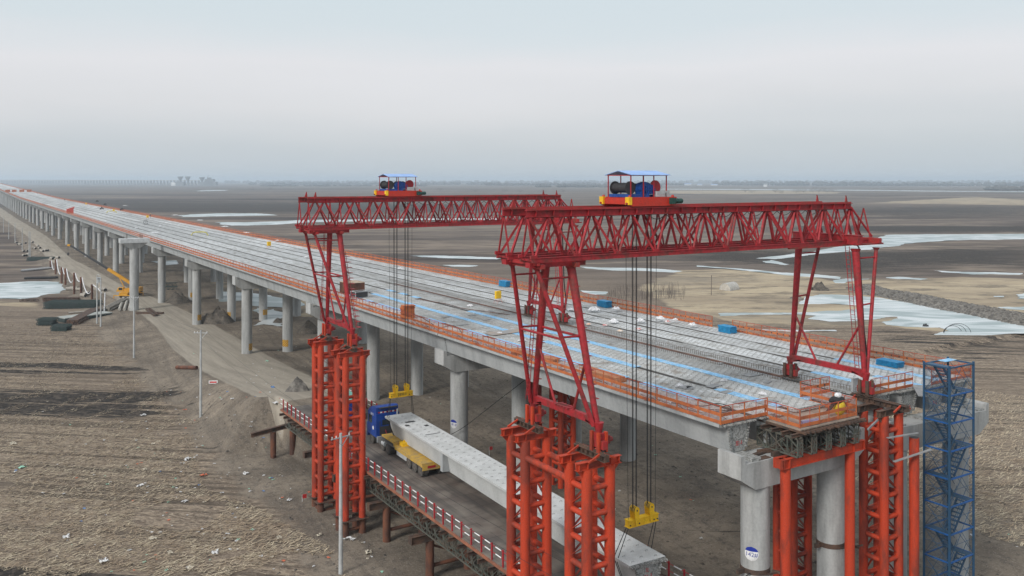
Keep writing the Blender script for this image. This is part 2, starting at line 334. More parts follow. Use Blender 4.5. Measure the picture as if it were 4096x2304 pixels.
def sdist(X, Y, poly):
    """signed distance (negative inside) of arrays to polygon"""
    d = np.full(X.shape, 1e18); ins = np.zeros(X.shape, bool); n = len(poly)
    for i in range(n):
        x0, y0 = poly[i]; x1, y1 = poly[(i+1)%n]; ex, ey = x1-x0, y1-y0
        t = np.clip(((X-x0)*ex+(Y-y0)*ey)/(ex*ex+ey*ey+1e-12), 0, 1)
        d = np.minimum(d, (X-x0-t*ex)**2+(Y-y0-t*ey)**2)
        c = ((y0 > Y) != (y1 > Y)) & (X < (x1-x0)*(Y-y0)/((y1-y0)+1e-12)+x0); ins ^= c
    d = np.sqrt(d); return np.where(ins, -d, d)
def sstep(x, a, b):
    t = np.clip((x-a)/(b-a), 0, 1); return t*t*(3-2*t)
def vnoise(X, Y, s, seed=0):
    """smooth value noise"""
    x = X/s; y = Y/s; xi = np.floor(x).astype(np.int64); yi = np.floor(y).astype(np.int64); fx = x-xi; fy = y-yi
    fx = fx*fx*(3-2*fx); fy = fy*fy*(3-2*fy)
    def h(i, j):
        k = (i*374761393+j*668265263+seed*974711) & 0xffffffff; k = ((k ^ (k >> 13))*1274126177) & 0xffffffff
        return ((k ^ (k >> 16)) & 0xffff)/65535.0
    return (h(xi,yi)*(1-fx)+h(xi+1,yi)*fx)*(1-fy)+(h(xi,yi+1)*(1-fx)+h(xi+1,yi+1)*fx)*fy-0.5
def road_d(X, Y):
    best = np.full(X.shape, 1e18); z = np.zeros(X.shape); hw = np.zeros(X.shape)
    for a, b in zip(ROAD[:-1], ROAD[1:]):
        ex, ey = b[0]-a[0], b[1]-a[1]; t = np.clip(((X-a[0])*ex+(Y-a[1])*ey)/(ex*ex+ey*ey), 0, 1)
        d = np.hypot(X-a[0]-t*ex, Y-a[1]-t*ey); k = d < best
        best = np.where(k, d, best); z = np.where(k, a[2]+t*(b[2]-a[2]), z); hw = np.where(k, a[3]+t*(b[3]-a[3]), hw)
    return best, z, hw
def gz(X, Y):
    X = np.asarray(X, float); Y = np.asarray(Y, float)
    base = -1.0+1.0*np.maximum(sstep(Y, 105, 135)*sstep(X, 20, 38), sstep(X, 78, 100))
    dist = np.hypot(X, Y)
    rel = (vnoise(X, Y, 14, 1)*0.7+vnoise(X, Y, 5, 2)*0.32+vnoise(X, Y, 1.7, 3)*0.14)
    amp = (0.35+0.65*sstep(X, 22, 40))*(1-0.65*sstep(X, 75, 100))
    fieldish = sstep(X, 16, 24)
    z = base+rel*amp*(0.25+0.75*fieldish)
    z = z+vnoise(X, Y, 60, 5)*0.8*sstep(dist, 150, 400)
    far = sstep(dist, 500, 1200); z = z*(1-far)+(-0.2)*far
    d, rz, hw = road_d(X, Y)
    slope = np.where(rz > 1.0, 6.0, 4.0)
    kk = 1-sstep(d, hw-0.6, hw+slope)
    z = z*(1-kk)+(rz+vnoise(X, Y, 2.5, 7)*0.12)*kk
    # abutment of the trestle falls off in front of it
    z = np.where((Y < 101) & (Y > 60), np.minimum(z, -0.9+rel*0.3+5.2*sstep(Y, 97.5, 101)), z)
    z = np.where((X < 34.2) & (Y < 113), np.minimum(z, -1.0+rel*0.3+6.0*np.maximum(sstep(Y, 104.5, 113), sstep(X, 33.2, 34.2)*sstep(Y, 98, 101))), z)
    for n, p in ICEW:
        cx = np.mean([q[0] for q in p]); R = max(math.hypot(q[0]-cx, q[1]-np.mean([u[1] for u in p])) for q in p)+40
        k = (np.hypot(X-cx, Y-np.mean([u[1] for u in p])) < R)
        if not k.any(): continue
        sd = sdist(X[k], Y[k], p); wdt = 3.0 + 0.02*np.hypot(X[k], Y[k])
        m = 1-sstep(sd, 0.0, 2.0*wdt); m2 = 1-sstep(sd, -0.3*wdt, 0.15*wdt); ze = icez(n)+0.06; z[k] = np.where(z[k] > ze, z[k]*(1-m)+ze*m, z[k])*(1-m2)+(icez(n)-0.3)*m2
    return z
def gz1(x, y): return float(gz(np.array([x]), np.array([y]))[0])

DKM = []
def build_ground():
    ang = list(np.arange(-0.62, 0.62, 0.0022)); ang = list(np.arange(-math.pi, -0.62, 0.09))+ang+list(np.arange(0.62, math.pi, 0.09))
    ang = np.array(ang); nA = len(ang)
    rad = [0.0, 12, 24]; r = 30.0
    while r < 26000: rad.append(r); r *= 1.0065 if r < 700 else (1.016 if r < 4000 else 1.08)
    rad = np.array(rad); nR = len(rad)
    A, R = np.meshgrid(ang, rad); fx = np.cos(A)*R; rx = np.sin(A)*R
    X = (fx*S_+rx*C_).ravel(); Y = (fx*C_-rx*S_).ravel()
    Z = gz(X, Y)
    # cover masks
    def poly(pts, z=-0.8): return [P2W(x, y, z) for x, y in pts]
    def mask(pts, soft, z=-0.8):
        sd = sdist(X, Y, poly(pts, z)); wdt = soft*(np.hypot(X, Y)/100.0); return 1-sstep(sd, -wdt, wdt)
    sand = np.zeros(X.shape)
    for pts, sft in [(cF([(-700,330),(-200,305),(100,330),(450,370),(800,440),(1200,410),(2000,400),(2700,420),(2700,900),(1900,925),(1300,860),(800,858),(0,850),(-700,700),(-1000,520)]), 2.2),
                (cA([(640,610),(900,640),(1300,660),(1700,700),(2100,900),(2050,1010),(1600,1000),(1560,860),(1400,740),(700,690)]), 2.0),
                (cL([(-300,860),(0,858),(240,862),(480,860),(480,960),(330,960),(0,920),(-300,900)]), 2),
                (cR([(1450,285),(1700,270),(1950,256),(2250,240),(2600,262),(2600,300),(2000,288),(1700,285)]), 1.5),
                (cR([(100,195),(900,195),(1300,205),(1300,215),(700,220),(100,215)]), 1.5)]:
        sand = np.maximum(sand, mask(pts, sft))
    dk = np.zeros(X.shape); DKP = [(cD([(-100,908),(150,912),(360,924),(372,932),(150,924),(-100,920)]), 0.7, 1),
                (cD([(-100,925),(180,930),(370,940),(372,944),(180,938),(-100,934)]), 0.7, 0.8),
                (cD([(-100,974),(100,976),(300,985),(440,984),(452,996),(380,1010),(440,1030),(330,1055),(200,1050),(-100,1032)]), 2.6, 0.85),
                (cD([(-100,1418),(150,1428),(420,1446),(600,1475),(300,1475),(-100,1440)]), 0.9, 1),
                (cD([(-100,500),(1400,515),(1400,540),(500,540),(-100,520)]), 20, 0.85),
                (cD([(2000,570),(2700,572),(2700,587),(2230,587),(2000,585)]), 4, 1),
                (cF([(-900,120),(400,130),(1300,140),(2700,90),(2700,300),(1700,300),(1300,370),(900,370),(300,290),(-600,240)]), 7, 0.8),
                (cF([(1100,880),(1500,900),(2100,940),(2700,920),(2700,1110),(2100,1130),(1500,1080),(1000,960)]), 3, 0.45),
                (cD([(2100,520),(2700,515),(2700,545),(2300,550),(2000,540)]), 12, 0.7)]
    for pts, sft, v in DKP:
        dk = np.maximum(dk, v*mask(pts, sft))
    DKM.extend([(poly(p), v) for p, _, v in DKP if v >= .8][:4])
    # trodden grey building soil near the viaduct
    dirt = sstep(X, 20, 30)*(1-sstep(X, 72, 96))*(1-0.3*sstep(Y, 700, 1500))
    d, rz, hw = road_d(X, Y); road = 1-sstep(d, hw-1.4, hw+0.6); road = road*sstep(Y, 105, 108)*np.where((X < 33) & (Y < 112), 0, 1)
    me = bpy.data.meshes.new('ground')
    idx = np.arange(nR*nA).reshape(nR, nA)
    a = idx[:-1, :]; b = idx[1:, :]; a2 = np.roll(a, -1, 1); b2 = np.roll(b, -1, 1)
    faces = np.stack([a, a2, b2, b], -1).reshape(-1, 4)[:, ::-1]
    me.from_pydata(np.stack([X, Y, Z], -1).tolist(), [], faces.tolist())
    for nm, arr in (('sand', sand), ('dark', dk), ('dirt', dirt), ('road', road)):
        at = me.attributes.new(nm, 'FLOAT', 'POINT'); at.data.foreach_set('value', arr.astype(np.float32))
    me.polygons.foreach_set('use_smooth', [True]*len(me.polygons))
    me.materials.append(ground_mat()); me.update()
    me.validate()
    if me.polygons[len(me.polygons)//2].normal.z < 0: me.flip_normals()
    tag(link('ground', me), kind='structure')

def ground_mat():
    m = bpy.data.materials.new('plain_ground'); m.use_nodes = True; t = m.node_tree; b = t.nodes['Principled BSDF']; lk = t.links.new
    b.inputs['Roughness'].default_value = 1.0; b.inputs['Specular IOR Level'].default_value = 0.1
    g = nn(t, 'ShaderNodeNewGeometry')
    def noise(scale, detail=5, rough=0.6, mapping=None, rot=0.0):
        n = nn(t, 'ShaderNodeTexNoise'); n.inputs['Scale'].default_value = scale; n.inputs['Detail'].default_value = detail; n.inputs['Roughness'].default_value = rough
        src = g.outputs['Position']
        if mapping:
            q = nn(t, 'ShaderNodeMapping'); q.vector_type = 'POINT'; q.inputs['Rotation'].default_value = (0, 0, rot); lk(src, q.inputs[0])
            q2 = nn(t, 'ShaderNodeMapping'); q2.inputs['Scale'].default_value = mapping; lk(q.outputs[0], q2.inputs[0]); src = q2.outputs[0]
        lk(src, n.inputs['Vector']); return n.outputs[0]
    def rng_(v, a, b_, c=0.0, d=1.0):
        r = nn(t, 'ShaderNodeMapRange'); r.inputs[1].default_value = a; r.inputs[2].default_value = b_; r.inputs[3].default_value = c; r.inputs[4].default_value = d
        lk(v, r.inputs[0]); return r.outputs[0]
    def mix(f, a, b_):
        x = nn(t, 'ShaderNodeMix'); x.data_type = 'RGBA'
        if isinstance(f, float): x.inputs[0].default_value = f
        else: lk(f, x.inputs[0])
        for s, i in ((a, 6), (b_, 7)):
            if isinstance(s, tuple): x.inputs[i].default_value = (*s, 1)
            else: lk(s, x.inputs[i])
        return x.outputs[2]
    def math_(op, a, b_=None):
        x = nn(t, 'ShaderNodeMath'); x.operation = op
        for i, s in enumerate((a, b_)):
            if s is None: continue
            if isinstance(s, (int, float)): x.inputs[i].default_value = s
            else: lk(s, x.inputs[i])
        return x.outputs[0]
    def attr(n):
        a = nn(t, 'ShaderNodeAttribute'); a.attribute_name = n; return a.outputs['Fac']
    R1 = math.radians(40)
    straw = noise(1.5, 9, 0.80, (0.42, 1.5, 1), R1)
    straw2 = noise(3.2, 5, 0.85, (0.5, 1.3, 1), R1+0.2)
    rows = noise(0.5, 3, 0.6, (0.03, 1.6, 1), R1)
    broad = noise(0.035, 4, 0.6)
    bandy = noise(0.0060, 8, 0.66, (0.16, 1.0, 1), math.radians(32))
    blot = noise(0.10, 6, 0.65)
    c = mix(rng_(straw, 0.42, 0.60), (0.100, 0.078, 0.063), (0.305, 0.243, 0.182))
    c = mix(rng_(straw2, 0.50, 0.64, 0, 0.8), c, (0.46, 0.385, 0.295))
    c = mix(rng_(rows, 0.52, 0.60, 0, 0.65), c, (0.055, 0.045, 0.038))
    c = mix(rng_(broad, 0.42, 0.66, 0, 0.5), c, (0.17, 0.135, 0.105))
    # far plain: brown and dark bands with paler grass
    dist = nn(t, 'ShaderNodeVectorMath'); dist.operation = 'LENGTH'; lk(g.outputs['Position'], dist.inputs[0])
    farf = rng_(dist.outputs['Value'], 190, 330)
    cr = nn(t, 'ShaderNodeValToRGB'); lk(bandy, cr.inputs[0]); e = cr.color_ramp.elements
    e[0].position = 0.34; e[0].color = (0.045, 0.038, 0.036, 1); e[1].position = 0.66; e[1].color = (0.29, 0.24, 0.19, 1)
    for p, cc in ((0.42, (0.09, 0.072, 0.064)), (0.47, (0.145, 0.118, 0.10)), (0.495, (0.27, 0.22, 0.175)), (0.515, (0.13, 0.105, 0.09)), (0.55, (0.19, 0.155, 0.13)), (0.59, (0.12, 0.098, 0.085))):
        x = e.new(p); x.color = (*cc, 1)
    fine = rng_(noise(0.12, 7, 0.7, (0.3, 1, 1), math.radians(32)), 0.3, 0.7, 0.50, 1.10)
    fc = nn(t, 'ShaderNodeVectorMath'); fc.operation = 'SCALE'; lk(cr.outputs[0], fc.inputs[0]); lk(fine, fc.inputs['Scale'])
    c = mix(farf, c, fc.outputs[0])
    # dirt
    d1 = mix(rng_(blot, 0.38, 0.62), (0.135, 0.112, 0.090), (0.245, 0.205, 0.162))
    d1 = mix(rng_(noise(0.55, 6, 0.65, (1.6, 0.10, 1), math.radians(4)), 0.50, 0.60, 0, 0.55), d1, (0.115, 0.098, 0.082))
    gr = noise(1.3, 7, 0.75)
    d1 = mix(rng_(gr, 0.50, 0.62, 0, 0.7), d1, (0.085, 0.074, 0.065))
    peb = noise(6.0, 3, 0.8)
    d1 = mix(rng_(peb, 0.56, 0.66, 0, 0.6), d1, (0.36, 0.32, 0.27))
    ed = math_('ADD', attr('dirt'), rng_(blot, 0.3, 0.7, -0.35, 0.35))
    c = mix(rng_(ed, 0.40, 0.62), c, d1)
    # sand
    s1 = mix(rng_(noise(0.05, 7, 0.7, (0.35, 1, 1), math.radians(32)), 0.40, 0.60), (0.43, 0.355, 0.25), (0.29, 0.235, 0.17))
    s1 = mix(rng_(noise(0.11, 8, 0.78, (0.35, 1, 1), math.radians(28)), 0.50, 0.58, 0, 0.8), s1, (0.15, 0.127, 0.10))
    s1 = mix(rng_(noise(0.028, 6, 0.7, (0.4, 1, 1), math.radians(36)), 0.54, 0.62, 0, 0.7), s1, (0.19, 0.165, 0.135))
    es = math_('ADD', attr('sand'), rng_(noise(0.03, 6, 0.7, (0.35, 1, 1), math.radians(32)), 0.3, 0.7, -0.45, 0.45))
    c = mix(rng_(es, 0.42, 0.60), c, s1)
    # dark burnt strips
    ek = math_('ADD', attr('dark'), rng_(noise(0.36, 7, 0.72, (0.13, 1.5, 1), math.radians(40)), 0.3, 0.7, -0.62, 0.62))
    dkc = mix(rng_(noise(1.5, 5, 0.7), 0.45, 0.65), (0.030, 0.027, 0.025), (0.10, 0.083, 0.07))
    c = mix(rng_(ek, 0.44, 0.58), c, dkc)
    # dirt road with wheel tracks
    rc = mix(rng_(noise(0.35, 6, 0.7, (2.0, 0.12, 1)), 0.38, 0.62), (0.27, 0.24, 0.20), (0.36, 0.32, 0.265))
    er = math_('ADD', attr('road'), rng_(gr, 0.3, 0.7, -0.12, 0.12))
    c = mix(rng_(er, 0.38, 0.62), c, rc)
    lk(c, b.inputs['Base Color'])
    bp = nn(t, 'ShaderNodeBump'); bp.inputs['Strength'].default_value = 0.7; bp.inputs['Distance'].default_value = 0.25
    hh = math_('ADD', math_('MULTIPLY', straw, 0.5), gr); lk(hh, bp.inputs['Height']); lk(bp.outputs[0], b.inputs['Normal'])
    return m

def ice_mat():
    m = bpy.data.materials.new('pond_ice'); m.use_nodes = True; t = m.node_tree; b = t.nodes['Principled BSDF']; lk = t.links.new
    b.inputs['Roughness'].default_value = 0.45
    g = nn(t, 'ShaderNodeNewGeometry'); q = nn(t, 'ShaderNodeMapping'); q.inputs['Rotation'].default_value = (0, 0, math.radians(32)); lk(g.outputs['Position'], q.inputs[0])
    q2 = nn(t, 'ShaderNodeMapping'); q2.inputs['Scale'].default_value = (0.35, 1, 1); lk(q.outputs[0], q2.inputs[0])
    n = nn(t, 'ShaderNodeTexNoise'); n.inputs['Scale'].default_value = 0.12; n.inputs['Detail'].default_value = 5; n.inputs['Distortion'].default_value = 1.6; lk(q2.outputs[0], n.inputs['Vector'])
    cr = nn(t, 'ShaderNodeValToRGB'); lk(n.outputs[0], cr.inputs[0]); e = cr.color_ramp.elements
    e[0].position = 0.43; e[0].color = (0.27, 0.325, 0.33, 1); e[1].position = 0.60; e[1].color = (0.55, 0.585, 0.60, 1)
    x = e.new(0.50); x.color = (0.42, 0.47, 0.48, 1)
    lk(cr.outputs[0], b.inputs['Base Color'])
    return m

def build_ice():
    im = ice_mat()
    def jag(poly, it=4):
        for _ in range(it):
            out = []
            for i in range(len(poly)):
                a = poly[i]; b = poly[(i+1)%len(poly)]; l = math.hypot(b[0]-a[0], b[1]-a[1]); k = random.uniform(-1, 1)*0.11*l
                mx_, my_ = (a[0]+b[0])/2, (a[1]+b[1])/2; nx, ny = -(b[1]-a[1])/(l+1e-9), (b[0]-a[0])/(l+1e-9)
                out += [a, (mx_+nx*k, my_+ny*k)]
            poly = out
        return poly
    for nm, p in ICEW:
        p = jag(p); v = [Vector((x, y, 0)) for x, y in p]; tri = tessellate_polygon([v])
        me = bpy.data.meshes.new('ice'); me.from_pydata([(x, y, icez(nm)) for x, y in p], [], [tuple(q) for q in tri]); me.materials.append(im)
        me.update()
        o = link('frozen_water', me); tag(o, kind='structure')
build_ground(); build_ice()

# ------------------------------------------------------------------ viaduct
Y0, SP = 39.8, 40.0
NSPAN = 54
def grade(y): return 0.0057*max(0.0, y-850)
GXS = [42.8, 46.2, 49.6, 53.0, 57.6, 61.0, 64.4, 67.8]
def gtop(i): return 16.0 if i < 4 else 15.95-0.026*(GXS[i]-55.9)
ROWN = ['row along near edge', 'second row from near edge', 'third row from near edge', 'fourth row from near edge',
        'fifth row from near edge', 'sixth row from near edge', 'second row from far edge', 'row along far edge']

def column_mb(h, r=0.925, n=24):
    b = MB(); vs = []; zs = [-2.5, 0.0, h*0.25, h*0.5, h*0.75, h]
    b.tube((0,0,-2.5), (0,0,h), r, n)
    for k in (0.27, 0.52, 0.77): b.tube((0,0,h*k), (0,0,h*k+0.05), r+0.012, n)
    return b
def cap_mb(half=6.1, sh=0):
    b = MB(); z1 = 13.8
    poly = [(-half, z1), (half, z1), (half, 12.85), (half-1.3, 12.05), (-half+1.3, 12.05), (-half, 12.85)]
    b.prism(poly, -1.0, 1.0)
    for s in (-1, 1): b.prism([(s*half, z1), (s*half, z1+0.55), (s*(half-0.28), z1+0.55), (s*(half-0.36), z1+0.45), (s*(half-0.40), z1)], -0.995, 0.995)
    return b
def pier_tmpl(right):
    o = thing('bridge_pier', 'x', 'bridge pier')
    me = column_mb(12.06 if not right else 11.9).mesh('column', conc)
    for x in ((-3.75, 3.75) if not right else (-4.1, 3.8)): link('column', me, o, (x, 0, 0))
    c = part('cap_beam', cap_mb(6.1 if not right else 6.35), conc, o, rot=(0, 0, 0) if not right else (0, math.radians(1.6), 0), loc=(0, 0, 0) if not right else (0, 0, -0.2))
    return o
def pads_on(o, right):
    c = [q for q in o.children if q.name.startswith('cap_beam')][0]
    for i in range(4):
        pads = MB()
        x = -4.55+3.4*i+(0.0 if not right else -0.1)
        pads.box(x-0.42, x+0.42, -.85, .85, 13.7, 13.99 if not right else 13.9)
        part('bearing_pad', pads, rough_c, c)
pL = pier_tmpl(False); pR = pier_tmpl(True)
PIERS = {}
for k in range(NSPAN+1):
    y = Y0+SP*k; g = grade(y)
    for s, tm, x in (('near', pL, 47.35), ('far', pR, 62.3)):
        lab = f"concrete pier, {ordn(k+1)} row from the unfinished end, under the {s} carriageway"
        if k == 0:
            o = tm; o.location = (x, y, 0); o['label'] = lab
        else: o = dup(tm, (x, y, 0), label=lab)
        o['group'] = 'bridge piers in pairs under the viaduct'
        if g > 0: o.scale = (1, 1, 1+g/13.0)
        PIERS[(k, s)] = o
pads_on(PIERS[(0, 'near')], False); pads_on(PIERS[(0, 'far')], True)
def girder_section(z1=0.0):
    # x, z about the top centre
    return [(-1.42, 0), (1.42, 0), (1.42, -0.19), (0.92, -0.36), (0.62, -1.98), (-0.62, -1.98), (-0.92, -0.36), (-1.42, -0.19)]
def girder_mb(ln=39.92, sec=None, edge=False):
    b = MB(); sec = list(sec or girder_section())
    if edge: sec[0] = (-1.72, 0); sec[-1] = (-1.72, -0.20)
    n = len(sec); y0, y1 = 0.0, ln
    vs = [(p[0], y0, p[1]) for p in sec]+[(p[0], y1, p[1]) for p in sec]
    fs = [(i, (i+1)%n, (i+1)%n+n, i+n) for i in range(n)]
    b.mat(1); b.add(vs, [fs[0]]); b.mat(0); b.add(vs, fs[1:])
    tri = tessellate_polygon([[Vector(v) for v in vs[:n]]]); b.mat(2)
    b.add(vs, [tuple(q) for q in tri]+[tuple(i+n for i in q)[::-1] for q in tri])
    return b
def edgeflip(b):
    b.v = [(-x, y, z) for x, y, z in b.v]; return b
gm = [girc, deckm, rough_c]
ME_G = girder_mb().mesh('girder', gm); ME_GN = girder_mb(edge=True).mesh('girder_near_edge', gm); ME_GF = edgeflip(girder_mb(edge=True)).mesh('girder_far_edge', gm)
# stirrup hoops standing out of the top
def hoops(ln=39.5, xs=(-1.0, -0.5, 0, 0.5, 1.0), dy=0.62, h=0.09, ww=0.11, r=0.012):
    b = MB(); k = 0; y = 0.35
    while y < ln:
        for i, x in enumerate(xs):
            yy = y+(0.31 if i % 2 else 0)
            b.bar((x-ww, yy, -0.02), (x-ww*0.7, yy, h), r*2, r*2); b.bar((x-ww*0.7, yy, h), (x+ww*0.7, yy, h), r*2, r*2); b.bar((x+ww, yy, -0.02), (x+ww*0.7, yy, h), r*2, r*2)
        y += dy
    return b
rebar = M('rebar_grey_brown', (0.15, 0.13, 0.115), 0.8)
stir = M('stirrup_dusty', (0.36, 0.355, 0.345), 0.9)
ME_H = hoops().mesh('stirrups', stir)
def teeth():
    b = MB(); y = 0.1
    while y < 39.8:   # projecting bars from both flange sides over the joints
        for s in (-1, 1): b.bar((s*1.38, y, -0.012), (s*1.60, y, -0.012), 0.022, 0.022)
        y += 0.6
    return b
ME_T = teeth().mesh('side_bars', rebar)
GIR = {}
for k in range(NSPAN):
    y = Y0+0.72+SP*k if k == 0 else Y0+SP*k+0.04
    g = grade(y); sl = (grade(y+SP)-g)/SP
    if k >= 36: continue
    for i, x in enumerate(GXS):
        me = ME_GN if i in (0, 4) else (ME_GF if i in (3, 7) else ME_G)
        o = thing('bridge_girder', f"concrete girder, {ordn(k+1)} span from the unfinished end, {ROWN[i]}", 'girder', (x, y, gtop(i)+g), group='girders side by side in the viaduct deck')
        o.rotation_euler = (math.atan(sl), 0 if i < 4 else 0, 0)
        b = link('box_beam', me, o)
        if i >= 4: b.rotation_euler = (0, math.radians(1.5), 0)
        if k == 0: b.scale = (1, 39.2/39.92, 1)
        if k < 3:
            tag(link('stirrups', ME_H, o, (0, 0, 0), rot=b.rotation_euler), kind='stuff')
            tag(link('side_bars', ME_T, o, (0, 0, 0), rot=b.rotation_euler), kind='stuff')
        GIR[(k, i)] = o
fb = MB()
for k in range(36, NSPAN):
    y = Y0+SP*k+0.04; g = grade(y); g2 = grade(y+SP)
    for i, x in enumerate(GXS):
        sec = girder_section(); z = gtop(i); n = len(sec)
        vs = [(x+p[0], y, z+g+p[1]) for p in sec]+[(x+p[0], y+SP-0.08, z+g2+p[1]) for p in sec]
        fs = [(q, (q+1)%n, (q+1)%n+n, q+n) for q in range(n)]
        fb.mat(1); fb.add(vs, [fs[0]]); fb.mat(0); fb.add(vs, fs[1:])
solo('distant_girders', fb, gm, 'farthest spans of the viaduct deck running to the horizon', 'girders', kind='stuff')

# bulkhead ends of the unfinished girders, bar stubs and chalk numbers
for i in range(8):
    b = MB(); 
    for s in (-1, 1):
        for q in range(9):
            z = -0.35-q*0.17; x = s*(0.92-(q*0.17)*0.185)
            b.box(x-0.10, x+0.06, -0.11-0.05*random.random(), 0.0, z-0.06, z+0.05)
    for q in range(15): b.box(-1.4+q*0.2-0.03, -1.4+q*0.2+0.05, -0.24-0.05*random.random(), 0.0, -0.16, -0.06)
    b.box(-0.5, 0.5, -0.03, 0.0, -1.2, -0.25)
    part('end_shear_keys', b, rough_c, GIR[(0, i)])
for i, s in ((0, '左-1'), (5, '2-2'), (6, '2-3')):
    lettering(s, 0.36, signred, GIR[(0, i)], (0.05, -0.045, -1.45), (math.pi/2, 0, 0))

# crane runway strip between the carriageways
rb = MB(); rb.box(54.72, 55.48, 47.4, 121.0, 15.72, 16.0); rb.mat(1); rb.box(55.04, 55.16, 47.4, 121.0, 16.004, 16.13); rb.mat(0)
solo('crane_runway_beam', rb, [plate, rust], 'long grey runway beam with a rail in the median of the viaduct deck', 'runway beam')
rs = MB(); y = 41.0
while y < 125:
    for x in (54.3, 56.15): 
        rs.bar((x, y, 15.9), (x, y, 16.32), 0.028, 0.028)
    y += 0.26
for x in (54.3, 56.15): rs.tube((x, 41, 16.30), (x, 125, 16.30), 0.016, 4)
solo('median_rebar', rs, rebar, 'two rows of upright rebar either side of the median runway beam', 'rebar', kind='stuff')

# ---- blue mats, grey mats and dark strips over the joints
JX = {0: 44.5, 1: 47.9, 2: 51.3, 4: 59.3, 5: 62.7, 6: 66.1}
def jz(j): return 16.0 if j < 3 else 15.95-0.026*(JX[j]-55.9)
bm_ = MB(); bm_.box(-0.39, 0.39, -0.97, 0.97, 0.02, 0.045)
for q in range(5): bm_.box(-0.34, 0.34, -0.8+q*0.4-0.012, -0.8+q*0.4+0.012, 0.047, 0.056)
ME_MAT = bm_.mesh('blue_mat', [bluem])
def lay(j, y0, y1, name='blue_mat', me=None, drop=0.0):
    y = y0
    nm = {0: 'near edge joint', 1: 'second joint from the near edge', 2: 'third joint from the near edge', 4: 'fifth joint from the near edge', 5: 'sixth joint from the near edge', 6: 'joint nearest the far edge'}[j]
    while y < y1:
        if random.random() > drop:
            o = link('blue_mat', ME_MAT, None, (JX[j]+random.uniform(-.04, .04), y, jz(j)), random.uniform(-0.012, 0.012))
            tag(o, f'light blue mat in the line covering the {nm}', 'mat', f'blue mats laid along the {nm}')
        y += 1.99
lay(0, 47, 80, drop=0.1); lay(1, 42.5, 47.2); lay(1, 57.5, 71); lay(1, 73.5, 113, drop=0.03); lay(2, 42.6, 92, drop=0.02)
lay(6, 42, 50, drop=0.12); lay(5, 41.6, 45); lay(0, 86, 112, drop=0.35)
lay(2, 106, 119, drop=0.5)
lay(4, 43.0, 47)
# joint fillers (sunken rebar and formwork strips, open-joint shade painted into their dark colour)
ft = MB()
for j, x in JX.items():
    ft.box(x-0.30, x+0.30, 41, 1480, jz(j)-0.10, jz(j)-0.025)
ft.box(54.3, 56.3, 122, 1480, 15.3, 15.45)
solo('joint_formwork_shade', ft, M('joint_dark_shade', (0.050, 0.045, 0.040), 0.95, (0.22, 0.22, 0.215), 0.35, (0.54, 0.60), stretch=(1, .6, 1)), 'formwork strips with painted-in shade in the open joints between the girders', 'formwork', kind='stuff')

# ---- guard railings along both edges
def rail_run(length, full=True, inner=-1, post_n=None, brd=True):
    """railing along +y starting at 0; returns dict of MBs"""
    d = {}
    b = MB(); b.bar((0, 0, 1.18), (0, length, 1.18), 0.04, 0.04); d['top_rail'] = (b, orthin)
    b = MB(); b.box(-0.015, 0.015, 0, length, 0.52, 0.73); d['middle_board'] = (b, orange)
    b = MB(); b.box(-0.02, 0.02, 0, length, 0.03, 0.24); d['toe_board'] = (b, orange)
    b = MB(); b.box(-0.004, 0.004, 0, length, 0.26, 1.16); d['net'] = (b, net)
    return d
def railing(name, label, x0, y0, x1, y1, z, group=None, posts=True, step=1.0, holes=False, z1=None, simple=False):
    L_ = math.hypot(x1-x0, y1-y0); ang = math.atan2(-(x1-x0), (y1-y0))
    if simple:
        b = MB(); b.bar((0,0,1.18),(0,L_,1.18),0.05,0.05); b.box(-.015,.015,0,L_,.5,.76); b.box(-.02,.02,0,L_,.03,.24)
        n = int(L_/2); 
        for q in range(n+1): b.box(-.03,.03,q*L_/n-.03,q*L_/n+.03,0,1.2)
        b.mat(1); b.box(-.004,.004,0,L_,.26,1.16)
        o = solo(name, b, [orange, net], label, 'railing', group)
        o.location = (x0, y0, z); o.rotation_euler = (math.atan((z1-z)/L_) if z1 is not None else 0, 0, ang); return o
    o = thing(name, label, 'railing', (x0, y0, z), ang, group)
    if z1 is not None: o.rotation_euler = (math.atan((z1-z)/L_), 0, ang)
    for nm, (b, m) in rail_run(L_).items(): part(nm, b, m, o)
    if posts:
        n = max(1, round(L_/step)); 
        ma = MB().box(-.03, .03, -.03, .03, 0, 1.2).mesh('post', orange); mb_ = MB().box(-.014, .014, -.014, .014, 0, 1.18).mesh('thin_post', orthin)
        for q in range(n+1):
            link('post', ma if q % 2 == 0 else mb_, o, (0.02, q*L_/n, 0))
    if holes:
        b = MB(); q = 0.4
        while q < L_: b.box(-.019, .019, q-.07, q+.07, .56, .69); b.box(-.024, .024, q-.05+.2, q+.05+.2, .08, .18); q += .75
        part('square_holes', b, dark, o)
    return o
for k in range(NSPAN):
    ya = Y0+0.7+SP*k if k == 0 else Y0+SP*k; yb = Y0+SP*(k+1)
    g, g1 = grade(ya), grade(yb)
    for s, x, z in (('near', 41.16, 16.0), ('far', 69.40, 15.60)):
        lab = f"orange railing on the {s} deck edge, {ordn(k+1)} span from unfinished end"
        gp = f'orange railings along the {s} edge of the deck'
        if s == 'far' and k == 0:
            railing('guard_railing', 'orange guard railing with square holes, far deck edge beside the blue stair tower', x, ya, x, 66.5, z, gp, holes=True)
            railing('guard_railing', 'orange guard railing with square holes, far deck edge beyond the short opening', x, 69.5, x, yb, z, gp, holes=True)
            continue
        railing('guard_railing', lab, x, ya, x, yb, z+g, gp, posts=k < 2, holes=(s == 'far' and k < 2), z1=z+g1, simple=k >= 2)
